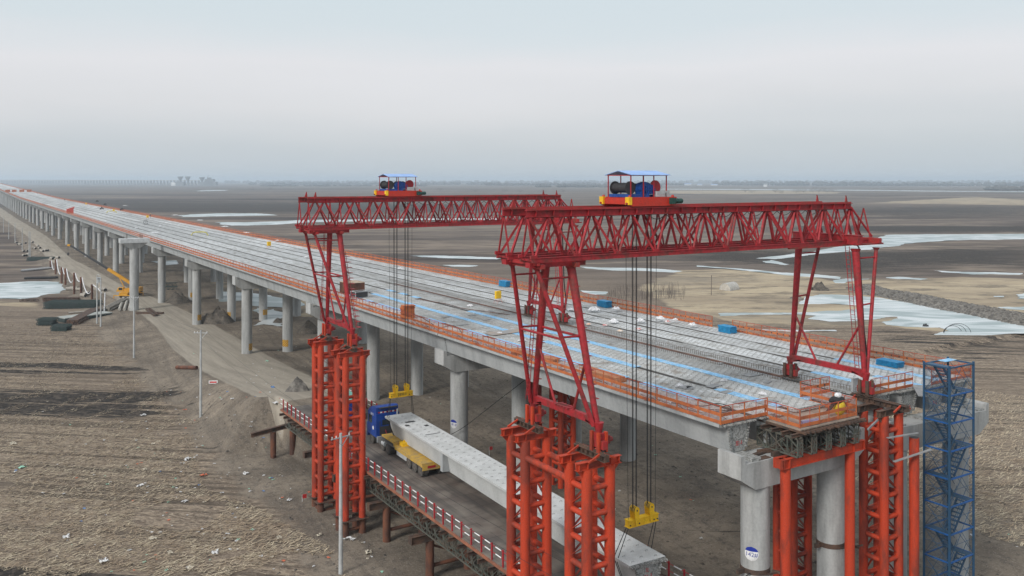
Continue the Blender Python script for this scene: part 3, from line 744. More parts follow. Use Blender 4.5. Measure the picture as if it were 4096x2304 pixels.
# reddish clutter of rebar lying just inside the near railing
cl = MB()
for q in range(420):
    y = random.uniform(41, 150); x = 41.25+random.random()**1.2*1.1; a = random.gauss(math.pi/2, 0.5); l = random.uniform(.3, 1.3); z = 16.03+random.random()*0.18
    cl.bar((x, y, z), (x+l*math.cos(a)*0.5, y+l*math.sin(a), z+random.uniform(-.05, .15)), .022, .022)
solo('loose_rebar', cl, rust, 'tangle of rusty rebar offcuts lying along the inside of the near railing', 'rebar', kind='stuff')

# work platform on truss panels at the end of the near carriageway
RZ = 15.78
railing('platform_railing', 'orange railing across the girder end at the left front corner of the deck', 41.16, 40.45, 45.45, 40.45, 15.98)
railing('platform_railing', 'orange railing on the left side of the jutting work platform', 45.45, 40.6, 45.45, 37.75, RZ)
railing('platform_railing', 'orange railing on the front of the jutting work platform', 45.45, 37.75, 51.1, 37.75, RZ)
railing('platform_railing', 'orange railing on the right side of the jutting work platform', 51.1, 37.75, 51.1, 42.4, RZ)
railing('platform_railing', 'orange railing standing back behind the yellow water bag on the deck', 51.1, 42.4, 54.3, 42.4, 15.98, holes=True)
railing('platform_railing', 'orange railing on the deck end right of the gantry foot', 56.6, 40.5, 61.6, 40.5, 15.85)
railing('platform_railing', 'orange railing on the deck end behind the blue stair tower', 64.0, 40.5, 69.4, 40.5, 15.68)
b = MB(); b.box(45.3, 51.25, 37.6, 41.0, 15.66, 15.74)
pf = thing('work_platform', 'work platform of planks and steel beams jutting out at the deck end', 'platform')
part('plank_floor', b, M('floor_tan', (.33, .27, .22), .85, (.22, .18, .15), 1.2), pf)
b = MB()
for q in range(16):
    x = 45.3+q*0.39; b.box(x-.06, x+.06, 37.2-random.random()*.25, 41.0, 15.52, 15.655)
part('plank', b, brn, pf)
b = MB()
for y in (37.7, 38.5, 39.3, 40.2): b.ibeam((44.6, y, 15.40), (52.0, y, 15.40), .16, .22)
part('cross_beam', b, brn, pf)
def bailey(ln=3.4, h=1.25, w=0.45, bays=2):
    b = MB()
    for x in (-w/2, w/2):
        for z in (0.05, h-.05): b.box(x-.05, x+.05, 0, ln, z-.05, z+.05)
        n = bays
        for q in range(n):
            a, c = q*ln/n, (q+1)*ln/n; m_ = (a+c)/2
            for p0, p1 in (((a, h/2), (m_, h)), ((m_, h), (c, h/2)), ((a, h/2), (m_, 0)), ((m_, 0), (c, h/2))):
                b.bar((x, p0[0], p0[1]), (x, p1[0], p1[1]), .06, .06)
            b.box(x-.04, x+.04, a, a+.07, 0, h); b.box(x-.04, x+.04, m_-.03, m_+.03, 0, h)
        b.box(x-.04, x+.04, ln-.07, ln, 0, h)
    for y in (0.035, ln-.035):
        b.bar((-w/2, y, 0.05), (w/2, y, 0.05), .06, .06); b.bar((-w/2, y, h-.05), (w/2, y, h-.05), .06, .06); b.bar((-w/2, y, h/2), (w/2, y, h/2), .05, .05)
        b.bar((-w/2, y, 0.05), (0, y, h/2), .04, .04); b.bar((w/2, y, 0.05), (0, y, h/2), .04, .04); b.bar((-w/2, y, h-.05), (0, y, h/2), .04, .04); b.bar((w/2, y, h-.05), (0, y, h/2), .04, .04)
        b.bar((0, y, 0), (0, y, h), .04, .04)
    return b
me = bailey().mesh('truss_panel', bail)
for q, x in enumerate((45.15, 46.5, 47.95, 49.4, 50.8)):
    o = link('truss_panel', me, None, (x, 37.45, 14.02)); tag(o, f"green-grey lattice truss panel under the work platform, {ordn(q+1)} from the left", 'truss panel', 'truss panels under the work platform')
# red portal carrying the panels
pt = thing('support_portal', 'orange-red portal of two pipe posts and a beam in front of the first pier', 'portal')
mz = MB().tube((0,0,-1.5), (0,0,13.32), .33, 20).mesh('post', orr)
for x in (44.5, 50.9): link('post', mz, pt, (x, 38.1, 0))
b = MB()
for y in (37.85, 38.35): b.ibeam((43.8, y, 13.67), (52.1, y, 13.67), .26, .62)
for x in (43.95, 44.5, 50.9, 51.95): b.box(x-.02, x+.02, 37.70, 38.5, 13.38, 13.95)
b.box(43.8, 43.84, 37.72, 38.48, 13.4, 13.94)
part('head_beam', b, orr, pt)
b = MB(); b.bar((44.3, 39.0, 13.95), (50, 39.0, 13.95), .25, .3); b.bar((44.0, 39.9, 13.95), (47, 39.4, 13.95), .3, .2); b.bar((43.2, 39.6, 13.9), (46.4, 40.2, 13.95), .3, .15); b.box(43, 44.1, 38.9, 39.4, 13.81, 13.85)
solo('steel_offcuts', b, brn, 'brown steel beams and plates lying on the first pier cap under the deck end', 'steel beams', kind='stuff')
# clamps tying the columns to the portal
for x, nm in ((43.6, 'left'), (51.1, 'right')):
    c = thing('column_clamp', f'rusty steel clamp ring round the {nm} column of the first near pier', 'clamp', (x, Y0, 6.4))
    b = MB(); b.tube((0,0,0), (0,0,.32), .955, 28); part('ring', b, brn, c)
    b = MB(); b.bar((0.6, -0.9, .1), (0.95, -1.6, .1), .12, .16); b.bar((-.9, .1, .15), (-1.5, .1, .15), .2, .3); b.bar((-.2, -1.05, .1), (1.6, -1.4, .05), .06, .1); part('bracket', b, brn, c)

# round number signs and hazard sheets on the columns
def curved(r, a0, a1, z0, z1, n=14, shape=None):
    b = MB(); 
    for i in range(n):
        t0 = a0+(a1-a0)*i/n; t1 = a0+(a1-a0)*(i+1)/n
        b.add([(r*math.cos(t0), r*math.sin(t0), z0), (r*math.cos(t1), r*math.sin(t1), z0), (r*math.cos(t1), r*math.sin(t1), z1), (r*math.cos(t0), r*math.sin(t0), z1)], [(0,1,2,3)])
    return b
def disc_sign(col, ang, z, txt, rad=0.46):
    r = 0.94
    b = MB(); n = 16; ctr = (0, 0)
    rows = 12
    for j in range(rows):
        v0 = -1+2*j/rows; v1 = -1+2*(j+1)/rows
        h0 = math.sqrt(max(0, 1-v0*v0)); h1 = math.sqrt(max(0, 1-v1*v1))
        b.mat(1 if v0 >= 0.32 else 0)
        for i in range(8):
            q = []
            for (hh, vv) in ((h0, v0), (h1, v1)):
                for u in (i/8, (i+1)/8):
                    t = ang+(-1+2*u)*hh*rad/r; q.append((r*math.cos(t), r*math.sin(t), z+vv*rad))
            b.add(q, [(0, 1, 3, 2)])
    o = part('number_sign', b, [white, signblue], col)
    # lettering bent round the column
    me = text_mesh(txt, 0.40, 0.0); me.materials.clear(); me.materials.append(signblue)
    for v in me.vertices:
        t = ang+v.co.x/ r; zz = v.co.y+z-0.06
        v.co = Vector(((r+0.006)*math.cos(t), (r+0.006)*math.sin(t), zz))
    link('lettering', me, o)
    return o
def col_child(k, s, i):
    return [c for c in PIERS[(k, s)].children if c.name.startswith('column')][i]
disc_sign(col_child(0, 'near', 0), math.radians(-152), 7.75, '142#')
disc_sign(col_child(1, 'near', 0), math.radians(-160), 6.6, '141#')
for k, s, i, a in ((3, 'near', 0, -35), (3, 'near', 1, -150), (4, 'near', 0, -45), (4, 'near', 1, -165), (4, 'far', 0, -60), (5, 'near', 1, -80)):
    t = math.radians(a); part('hazard_sheet', curved(0.945, t-.85, t+.85, 0.9, 2.15), haz, col_child(k, s, i))

# ------------------------------------------------------------------ support towers
def tower_mb_ring(z, a, r=.17, diag=True, h=1.5):
    b = MB()
    c = [(-a,-a),(a,-a),(a,a),(-a,a)]
    for i in range(4):
        p, q = c[i], c[(i+1)%4]; b.tube((p[0], p[1], z), (q[0], q[1], z), r, 12)
        if diag:
            b.bar((p[0], p[1], z-.15), (q[0], q[1], z-h+.15), .16, .03) if i % 2 == 0 else b.bar((q[0], q[1], z-.15), (p[0], p[1], z-h+.15), .16, .03)
    return b
def tower(label, x, y, top=15.35, bot=-2.0, a=.82, tops=None, rusty_until=None, ringtop=14.2, runway=(-1.5, 1.5), props=True, brown=False, group='pipe towers under the gantry rails'):
    o = thing('support_tower', label, 'support tower', (x, y, 0), 0, group)
    cs = [(-a,-a),(a,-a),(a,a),(-a,a)]
    zs = rusty_until if rusty_until is not None else bot
    for i, (cx, cy) in enumerate(cs):
        tp = top if tops is None else tops[i]
        b = MB(); b.tube((0,0,zs), (0,0,tp), .31, 20); col = part('column', b, orr, o, loc=(cx, cy, 0))
        if rusty_until is not None:
            b = MB(); b.tube((0,0,bot), (0,0,zs), .33, 18); part('pile_stub', b, rust, col)
    z = ringtop
    while z > zs+.5:
        part('brace_ring', tower_mb_ring(z, a), orr, o); z -= 1.5
    if rusty_until is not None:
        part('base_plate', MB().box(-a-.5, a+.5, -a-.5, -a+.45, zs-.04, zs+.03), brn, o); part('base_plate', MB().box(-a-.5, a+.5, a-.45, a+.5, zs-.04, zs+.03), brn, o)
        b = MB(); b.tube((-a,-a,zs-.9), (a,-a,zs-.9), .15, 10); b.tube((-a,-a,zs-.9), (-a,a,zs-.9), .15, 10); part('foot_brace', b, rust, o)
    if tops is None:
        for s in (-a, a):
            cb = MB(); cb.ibeam((-a-.75, s, top+.22), (a+.75, s, top+.22), .34, .44)
            for q in (-a-.6, -a, a, a+.6): cb.box(q-.015, q+.015, s-.16, s+.16, top+.03, top+.41)
            for sx_ in (-1, 1): cb.prism([(sx_*(a+.3), top), (sx_*(a+.72), top), (sx_*(a+.3), top-.45)], s-.02, s+.02)
            part('head_beam', cb, orr if not brown else brn, o)
    if runway:
        rw = MB(); z0 = top+.44; rw.ibeam((0, runway[0], z0+.19), (0, runway[1], z0+.19), .42, .38, .04, .03)
        rw.box(-.17, .17, runway[0], runway[0]+.03, z0+.04, z0+.34); rw.box(-.17, .17, runway[1]-.03, runway[1], z0+.04, z0+.34)
        for q in np.arange(runway[0]+.3, runway[1], .45): rw.box(-.19, .19, q-.012, q+.012, z0+.045, z0+.335)
        rw.box(-.04, .04, runway[0], runway[1], z0+.382, z0+.45)
        part('runway_girder', rw, brn, o)
        if props:
            p = MB()
            for yy in (runway[0]+.45, runway[1]-.45):
                p.bar((-.95, yy, z0), (-.16, yy, z0+.36), .10, .10); p.bar((.95, yy, z0), (.16, yy, z0+.36), .10, .10)
            part('prop', p, orr, o)
    return o
GY1, GY2, HW = 43.3, 80.8, 3.4
RX, LX = 55.1, 30.9
tower('orange-red pipe tower nearest the camera, under the near foot of the front gantry', 30.7, 40.5, bot=-2.2, runway=(-1.6, 1.3))
tA = tower('orange-red pipe tower beside the nearest one, carrying the rear foot of the front gantry', 30.7, 46.9, bot=-2.2, runway=(-1.4, 1.5))
tower('orange-red pipe tower under the near foot of the far gantry, rusty stubs at its base', 30.7, 77.3, rusty_until=.3, bot=-2.5, runway=(-1.2, 1.2))
tower('orange-red pipe tower under the rear foot of the far gantry, leftmost of all', 30.7, 83.9, rusty_until=0.0, bot=-2.8, runway=(-1.2, 1.2))
# tie tubes belong to the near tower of each pair
def tie(parent, p, q, r=.19): 
    b = MB(); b.tube(p, q, r, 14); part('tie_tube', b, orr, parent)
tie(tA, (-.82, -.82, 14.3), (-.82, -5.9, 14.3)); tie(tA, (.82, -.82, 14.3), (.82, -5.9, 14.3))
tB = tower('tall orange-red pipe tower at the open end of the median, one pipe cut short', 55.0, 38.6, top=15.3, tops=None, runway=(-2.1, 2.4), ringtop=14.2, brown=True, bot=-1.5)
tie(tB, (.82, .82, 10.2), (.82, .82, 12.4), .2)
tower('orange-red pipe tower behind the first pier, below the median', 55.0, 46.4, top=14.8, runway=None, brown=True, bot=-1.5, ringtop=13.2)
tower('dark red pipe tower under the deck behind the front gantry leg', 55.0, 77.4, top=14.8, runway=None, brown=True, bot=-1.5, ringtop=13.2)
tower('dark red pipe tower under the deck, farthest below the median', 55.0, 84.0, top=14.8, runway=None, brown=True, bot=-1.5, ringtop=13.2)
b = MB(); b.tube((56.3, 36.9, -1.5), (56.3, 36.9, 13.7), .33, 20); b.mat(1); b.tube((56.3, 36.9, 13.69), (56.3, 36.9, 13.72), .30, 20)
solo('steel_pipe_post', b, [orr, dark], 'open-topped orange-red pipe post right of the tall tower at the deck end', 'pipe post')
b = MB(); b.bar((51.6, 37.2, 14.9), (54.4, 38.1, 15.2), .1, .12); b.bar((54.0, 36.9, 12.4), (57.2, 36.2, 12.9), .22, .05); b.bar((53.7, 37.2, 14.0), (56.3, 36.6, 14.1), .2, .05)
solo('scaffold_boards', b, plate, 'grey scaffold boards laid across the tall orange tower at the deck end', 'boards', kind='stuff')

# ------------------------------------------------------------------ gantry cranes
def gantry(label, yc, ladder_thick):
    o = thing('gantry_crane', label, 'gantry crane', (LX, yc, 16.25), 0, 'red gantry cranes straddling the deck')
    W = RX-LX; ZB = 10.85; ZT = 13.5
    nodes = [-1.95+3.03*i for i in range(10)]      # top nodes
    x0, x1 = -3.6, 25.35
    for s in (-1.3, 1.3):
        tr = MB()
        tr.ibeam((x0, s, ZT), (x1, s, ZT), .34, .42, .035, .03)
        q = x0+.6
        while q < x1: tr.box(q-.012, q+.012, s-.165, s+.165, ZT-.175, ZT+.175); q += 1.25
        b_ = part('top_chord', tr, red, o)
        r = MB(); r.box(x0, x1, s-.035, s+.035, ZT+.21, ZT+.30); part('rail', r, redrust, b_)
        bc = MB(); 
        for e in (-.62, .62):
            bc.bar((x0, s+e, ZB), (27.3, s+e, ZB), .16, .26)
            bc.bar((x0+.0, s+e, ZB+.14), (27.3, s+e, ZB+.14), .24, .03)
        bl = [x0+.1]+[n+1.515 for n in nodes]
        for i, xx in enumerate(bl): bc.bar((xx, s-.62, ZB), (xx, s+.62, ZB), .09, .09); 
        for a_, c_ in zip(bl[:-1], bl[1:]): bc.bar((a_, s-.62, ZB), (c_, s+.62, ZB), .06, .06)
        for e in (-.25, .25): bc.bar((x0, s+e, ZB+.05), (25, s+e, ZB+.05), .05, .05)
        part('bottom_chord', bc, red, o)
        for e in (-.62, .62):
          web = MB(); web.bar((x0, s, ZT-.225), (x1, s, ZT-.225), .2, .03); web.bar((x0, s+e, ZB+.155), (26, s+e, ZB+.155), .1, .02)
          for i, n in enumerate(nodes):
                if i > 0 or True:
                    lo = n-1.515 if i else x0+.1
                    web.bar((n-.12, s, ZT-.2), (lo+.1, s+e, ZB+.12), .12, .13)
                if n+1.515 < 26: web.bar((n+.12, s, ZT-.2), (n+1.515-.1, s+e, ZB+.12), .12, .13)
                if i > 6: web.bar((n, s, ZT-.2), (n, s+e, ZB+.1), .13, .13)
          for i, xx in enumerate(bl):
              web.bar((xx, s, ZT-.2), (xx, s+e, ZB+.1), .08, .08)
              web.box(xx-.22, xx+.22, min(s+e*.89, s+e*1.13), max(s+e*.89, s+e*1.13), ZB+.1, ZB+.30)
          part('web_bracing', web, red, o)
        # sloping right end
        eb = MB(); 
        for e in (-.3, .3): eb.tube((25.2, s+e*.4, ZT-.1), (27.15, s+e*1.6, ZB+.35), .08, 8)
        eb.bar((24.6, s, ZT-.2), (25.35, s, ZB+.5), .12, .14); eb.bar((26.2, s, ZT-.85), (26.2, s, ZB+.3), .07, .07)
        part('end_brace', eb, red, o)
        st = MB()
        for xx, dr in ((x0+.75, 1), (x1-.55, -1)):
            st.prism([(xx-.14, ZT+.3), (xx+.14, ZT+.3), (xx+dr*.08, ZT+.78), (xx+dr*.02, ZT+.78)], s-.03, s+.03)
        part('end_stop', st, redrust, o)
        sd = MB(); sd.bar((x0+.1, s, 10.55), (.45, s, 10.55), .5, .30); part('saddle_beam', sd, red, o)
    hb = MB()
    for xx in (-2.9, -.45):
        hb.bar((xx, -2.0, 10.48), (xx, 2.0, 10.48), .3, .26)
    for xx in (-3.2,): hb.bar((xx, -2.0, ZB-.2), (xx, 2.0, ZB-.2), .16, .2)
    part('cross_beam', hb, redrust, o)
    eb = MB(); eb.bar((W, -2.95, 11.05), (W, 2.95, 11.05), .52, .66); eb.box(W-.33, W+.33, -3.0, 3.0, 11.39, 11.42); part('end_box_beam', eb, red, o)
    eb = MB(); eb.bar((W+2.4, -2.9, 10.95), (W+2.4, 2.9, 10.95), .3, .36); eb.bar((W-.2, -2.6, 10.72), (W+3.0, -2.6, 10.72), .28, .12); eb.bar((W-.2, 2.6, 10.72), (W+3.0, 2.6, 10.72), .28, .12)
    eb.bar((W-6.4, -1.9, 10.66), (W+3.1, -1.9, 10.66), .2, .1); eb.bar((W-.1, -1.9, 11.0), (W+2.9, -1.9, 10.98), .1, .3)
    part('outrigger_beam', eb, redrust, o)
    # legs
    ftY = HW
    for s in (-1, 1):
        for side in (0, 1):
            xb = 0 if side == 0 else W
            ty = 1.3 if side == 0 else 2.55
            lg = MB(); tx = -.45 if side == 0 else W
            lg.tube((xb, s*(ftY-.1), 1.2), (tx, s*ty, 10.36), .17, 16, .27); lg.tube((tx, s*ty, 10.25), (tx, s*ty, 10.42), .3, 16, .38)
            for q in range(2, 11):
                f = q/11.5; px_ = xb+(tx-xb)*f; py_ = s*((ftY-.1)*(1-f)+ty*f); pz = 1.2+9.16*f
                lg.box(px_+.14, px_+.34, py_-.16, py_+.16, pz, pz+.03) if side == 0 else None
            part('main_leg', lg, red, o)
            lg = MB(); tx2 = -2.9 if side == 0 else W+2.4; ex = -.28 if side == 0 else .28
            lg.tube((xb+ex, s*(ftY-.12), 1.35), (tx2, s*ty, 10.36), .135, 14); lg.tube((tx2, s*ty, 10.25), (tx2, s*ty, 10.42), .16, 12, .28)
            part('raking_leg', lg, red, o)
            br = MB()
            def at(f, thin): 
                if thin: return Vector((xb+ex+(tx2-xb-ex)*f, s*((ftY-.12)*(1-f)+ty*f), 1.35+9.0*f))
                return Vector((xb+(tx-xb)*f, s*((ftY-.1)*(1-f)+ty*f), 1.2+9.16*f))
            br.tube(at(.93, 0), at(.93, 1), .06, 8); br.tube(at(.56, 0), at(.56, 1), .065, 8)
            part('tie_bar', br, red, o)
            # foot: flared gusset, wheel box with guard plates, red motor
            ft = MB(); ft.tube((xb, s*ftY, .95), (xb, s*ftY, 1.55), .18, 12, .30); ft.bar((xb, s*(ftY-1.1), 1.45), (xb, s*ftY, 1.2), .26, .12); ft.box(xb-.2, xb+.2, s*ftY-.3, s*ftY+.3, .55, .98)
            f_ = part('foot_joint', ft, red, o)
            wb = MB(); wb.box(xb-.16, xb+.16, s*ftY-.62, s*ftY+.62, .12, .58); wb.mat(1)
            for e in (-.42, .20): wb.box(xb-.34, xb-.20, s*ftY+e, s*ftY+e+.22, -.1, 1.05); wb.box(xb+.20, xb+.34, s*ftY+e, s*ftY+e+.22, -.1, 1.05)
            wb.box(xb-.34, xb+.34, s*ftY-.7, s*ftY+.7, -.03, .02) if side else None
            wb.mat(2); wb.box(xb+.18, xb+.62, s*ftY-.28, s*ftY+.12, .32, .78); wb.tube((xb+.4, s*ftY-.1, .5), (xb+.85, s*ftY-.1, .5), .14, 10)
            part('wheel_box', wb, [redrust, brn if side else orr, red], o)
            for e in (-.4, .4): part('wheel', MB().tube((xb-.07, s*ftY+e, .16), (xb+.07, s*ftY+e, .16), .20, 16), dark, o)
    for side in (0, 1):
        xb = 0 if side == 0 else W
        sb_ = MB(); sb_.bar((xb, -ftY+.1, 1.55), (xb, ftY-.1, 1.55), .26, .40); 
        if side == 0: 
            for q in range(5): sb_.box(xb-.33, xb+.33, -.7+q*.3, -.55+q*.3, 1.76, 1.80)
        part('sill_beam', sb_, red, o)
        tx = -.45 if side == 0 else W; ty = 1.3 if side == 0 else 2.55
        kb = MB()
        for s in (-1, 1):
            f = .42; p = Vector((xb+(tx-xb)*f, s*((ftY-.1)*(1-f)+ty*f), 1.2+9.16*f)); kb.tube(p, (xb, s*.95, 1.7), .085, 10)
        part('knee_brace', kb, red, o)
        if side == 0:
            hz_ = MB(); f = .56
            for thin in (0, 1):
                px_ = (xb+(tx-xb)*f) if not thin else (-.28+(-2.9+.28)*f); py_ = (ftY-.1)*(1-f)+ty*f; pz = 1.2+9.16*f
                hz_.tube((px_, -py_, pz-.05), (px_, py_, pz-.05), .075, 8)
            part('ring_bar', hz_, red, o)
    # ladders
    def ladder(p, q, wdir=(0,1,0), w_=.34):
        l = MB(); p = Vector(p); q = Vector(q); d = Vector(wdir)*w_/2
        l.bar(p-d, q-d, .035, .035); l.bar(p+d, q+d, .035, .035); n = int((q-p).length/.32)
        for i in range(1, n): m_ = p.lerp(q, i/n); l.bar(m_-d, m_+d, .03, .03)
        return l
    part('ladder', ladder((-.75, ftY-.45, 1.6), (-.9, 1.55, 10.6)), red, o)
    if ladder_thick:
        l = ladder((.42, -ftY+.0, 1.6), (-.0, -1.42, 8.6), (0,1,0), .42)
        for q in range(14):
            f = q/14; c = Vector((.42, -ftY, 1.6)).lerp(Vector((0, -1.42, 8.6)), f); l.box(c.x, c.x+.42, c.y-.3, c.y+.3, c.z, c.z+.025)
        part('ladder_cage', l, red, o)
    part('ladder', ladder((W-.35, -ftY+.45, 1.7), (W-.35, -2.1, 10.6)), red, o)
    cb = MB(); cb.path([(W+.1, -2.4, 10.9), (W+.45, -2.5, 10.5), (W+.5, -2.7, 7.5), (W+.42, -2.95, 4.5), (W+.5, -3.2, 2.2), (W+.1, -3.2, .9)], .055, 8)
    part('power_cable', cb, blk, o)
    fc = MB()
    xs = np.linspace(7.5, 24.6, 12)
    for a_, c_ in zip(xs[:-1], xs[1:]):
        fc.path([(a_+(c_-a_)*t, 1.0, 13.15-.32*4*t*(1-t)) for t in np.linspace(0, 1, 7)], .022, 5)
    part('festoon_cable', fc, blk, o)
    return o
gantry('red lattice gantry crane nearest the camera, with the large clear truss', GY1, False)
gantry('red lattice gantry crane farther back, partly behind the nearest one', GY2, True)

# ------------------------------------------------------------------ hoist trolleys with their ropes
def trolley(label, x, yc, zhook):
    Z = 16.25+13.5+.30
    o = thing('hoist_trolley', label, 'hoist trolley', (x, yc, Z), 0, 'winch trolleys on top of the gantries')
    L_ = 3.9
    b = MB()
    for s in (-1.3, 1.3):
        b.prism([(0, .12), (.25, .0), (L_-.25, .0), (L_, .12), (L_, .56), (0, .56)], s-.17, s+.17)
    b.box(.1, .4, -1.13, 1.13, .12, .52); b.box(L_-.4, L_-.1, -1.13, 1.13, .12, .52); b.box(.4, L_-.4, -1.13, 1.13, .50, .56)
    for s in (-1.3, 1.3):
        for q in (.18, L_-.18): b.tube((q, s-.02, .56), (q, s+.02, .66), .09, 8)
    part('frame', b, M('trolley_orange', (0.50, 0.030, 0.014), 0.5, (0.42, 0.035, 0.02), 2), o)
    for s in (-1.3, 1.3):
        part('bumper_plate', MB().box(-.02, .22, s-.19, s+.19, .10, .58), yel, o)
        part('buffer', MB().tube((-.10, s, .17), (-.02, s, .17), .07, 10), red, o)
        for q in (.6, L_-.6): part('wheel', MB().tube((q, s-.06, .12), (q, s+.06, .12), .16, 14), dark, o)
    b = MB(); b.tube((L_-.45, -1.62, .30), (L_-.1, -1.62, .30), .13, 12); b.tube((L_-.1, -1.62, .30), (L_+.25, -1.62, .30), .17, 14); b.tube((L_+.25, -1.62, .3), (L_+.32, -1.62, .3), .14, 12)
    b.box(L_-.62, L_-.3, -1.75, -1.45, .12, .5)
    part('travel_motor', b, greenm, o)
    # winch bed, two drums, gearbox, motors
    b = MB(); b.box(.35, 2.0, -1.05, .95, .56, .74); b.box(2.1, 3.2, -.6, .9, .56, .70); part('winch_bed', b, blueg, o)
    for cx, cy, rr, mt, nm in ((.95, .15, .42, dark, 'rope_drum'), (2.35, .2, .36, dark, 'rope_drum')):
        b = MB(); b.tube((cx-.15, cy-.75, 1.14), (cx-.15, cy+.75, 1.14), rr*.72, 18); 
        for e in (-.78, .72): b.tube((cx-.15, cy+e, 1.14), (cx-.15, cy+e+.06, 1.14), rr, 22)
        for q in range(10): b.tube((cx-.15, cy-.66+q*.14, 1.14), (cx-.15, cy-.60+q*.14, 1.14), rr*.75, 16)
        part(nm, b, mt, o)
    b = MB(); b.prism([(1.3, .74), (2.45, .74), (2.55, 1.05), (2.35, 1.30), (1.75, 1.52), (1.40, 1.42), (1.22, 1.1)], -1.0, -.52)
    b.box(1.2, 2.5, -1.06, -.46, .98, 1.04)
    for q in range(6): b.box(1.32+q*.2, 1.38+q*.2, -1.05, -.47, .8, 1.25)
    part('gearbox', b, blueg, o)
    b = MB(); b.tube((2.45, .35, 1.15), (3.15, .35, 1.15), .26, 16); b.tube((2.2, .7, 1.2), (2.9, .7, 1.2), .18, 14); part('motor', b, blueg, o)
    b = MB(); b.tube((3.02, -.45, 1.18), (3.02, -.38, 1.18), .44, 24); b.tube((3.02, -.4, 1.18), (3.02, 0, 1.18), .2, 16); part('red_drum', b, M('drum_red', (0.50, 0.03, 0.04), 0.5), o)
    b = MB(); b.box(2.45, 3.15, -1.25, -.85, .58, .92); b.box(2.45, 3.15, -1.26, -1.255, .74, .76); part('control_cabinet', b, grey, o)
    b = MB(); b.box(3.3, 3.55, -1.2, -.9, .58, .95); part('small_cabinet', b, grey, o)
    b = MB()
    for q in (.42, 1.45, 2.3, 3.35):
        for s in (-1.12, 1.12): b.bar((q, s, .56), (q, s, 1.93), .055, .055)
    for s in (-1.12, 1.12): b.bar((.35, s, 1.93), (3.45, s, 1.93), .04, .05)
    for q in (.38, 3.42): b.bar((q, -1.12, 1.93), (q, 1.12, 1.93), .04, .05)
    part('roof_post', b, redp, o)
    b = MB(); b.prism([(-1.35, 1.93), (0, 2.2), (1.35, 1.93), (1.35, 1.965), (0, 2.235), (-1.35, 1.965)], .3, 3.5, 'x'); part('roof', b, roofb, o)
    # ropes to the lifting beam
    b = MB(); zz = zhook-Z+1.12
    for gx, gr in ((1.66, 0), (2.88, 1)):
        for q in range(4):
            dx = (-.20, -.13, .13, .20)[q]; b.tube((gx+dx, 0, .5), (gx+dx*.85, 0, zz), .021, 5)
    part('hoist_rope', b, rope, o)
    b = MB()
    for sx_, e in ((.95, 1.15), (3.5, 3.4)):
        b.path([(sx_+(e-sx_)*t**1.5, 0.0, .3+(zz-.7-.3)*t) for t in np.linspace(0, 1, 9)], .014, 5)
    part('guide_rope', b, rope, o)
    return o
def lift_beam(label, x, yc, z, txt=None):
    o = thing('lifting_beam', label, 'lifting beam', (x, yc, z), 0, 'yellow lifting beams hanging on the hoist ropes')
    b = MB(); b.prism([(-1.22, .0), (1.22, .0), (1.22, .46), (-1.22, .46)], -.20, .20); b.box(-1.25, 1.25, -.24, .24, .43, .47); b.box(-1.25, 1.25, -.24, .24, -.01, .03)
    p = part('beam', b, yel, o)
    d = MB()
    for q in (-1.12, -.62, -.38, .55, .85, 1.12): d.tube((q, -.245, .15), (q, -.203, .15), .045, 10)
    part('pin', d, dark, p)
    for gx in (-.62, .62):
        b = MB(); prof = [(-.10, .05), (.10, .05), (.21, 1.0), (.16, 1.18), (0, 1.26), (-.16, 1.18), (-.21, 1.0)]
        for yy in (-.26, -.13, 0.0, .13, .24): b.prism([(gx+x_, z_) for x_, z_ in prof], yy-.012, yy+.012)
        sbk = part('sheave_block', b, yel, o)
        b = MB()
        for yy in (-.195, -.065, .065, .185): b.tube((gx, yy-.045, 1.02), (gx, yy+.045, 1.02), .185, 18)
        b.tube((gx, -.3, 1.02), (gx, .3, 1.02), .05, 8)
        part('sheave', b, dark, sbk)
    if txt: lettering(txt, .30, dark, p, (0, -.206, .23), (math.pi/2, 0, 0))
    return o
GTOP = 8.02
trolley('blue-winch hoist trolley with pale blue roof on the nearest gantry', 34.75, GY1, 9.6)
trolley('blue-winch hoist trolley with pale blue roof on the gantry farther back', 35.2, GY2, 9.85)
lift_beam('yellow lifting beam hanging above the front end of the loaded girder', 37.02, 43.3, 9.6)
lift_beam('yellow lifting beam hanging above the truck end of the loaded girder', 37.47, GY2, 9.85, '严禁站人')
def slings(label, x, y, z, gx, gy):
    b = MB()
    for s, gxx in ((-1.15, gx-1.36), (1.15, gx+1.36)):
        for e in (-.09, .09):
            b.path([(x+s, y+e, z+.05), (gxx, gy+e*2, GTOP+.05), (gxx-(.03 if s < 0 else -.03), gy+e, GTOP-.3), (gx+(.68 if s > 0 else -.68), gy+e, GTOP-2.05)], .028, 6)
    b.path([(gx-.66, gy, GTOP-2.06), (gx+.66, gy, GTOP-2.06)], .03, 6)
    solo('lifting_slings', b, rope, label, 'lifting slings', 'wire slings round the loaded girder')
slings('black wire slings round the front end of the loaded girder', 37.02, 43.3, 9.6, 36.15, 43.1)
slings('black wire slings round the truck end of the loaded girder', 37.47, GY2, 9.85, 37.25, 80.4)

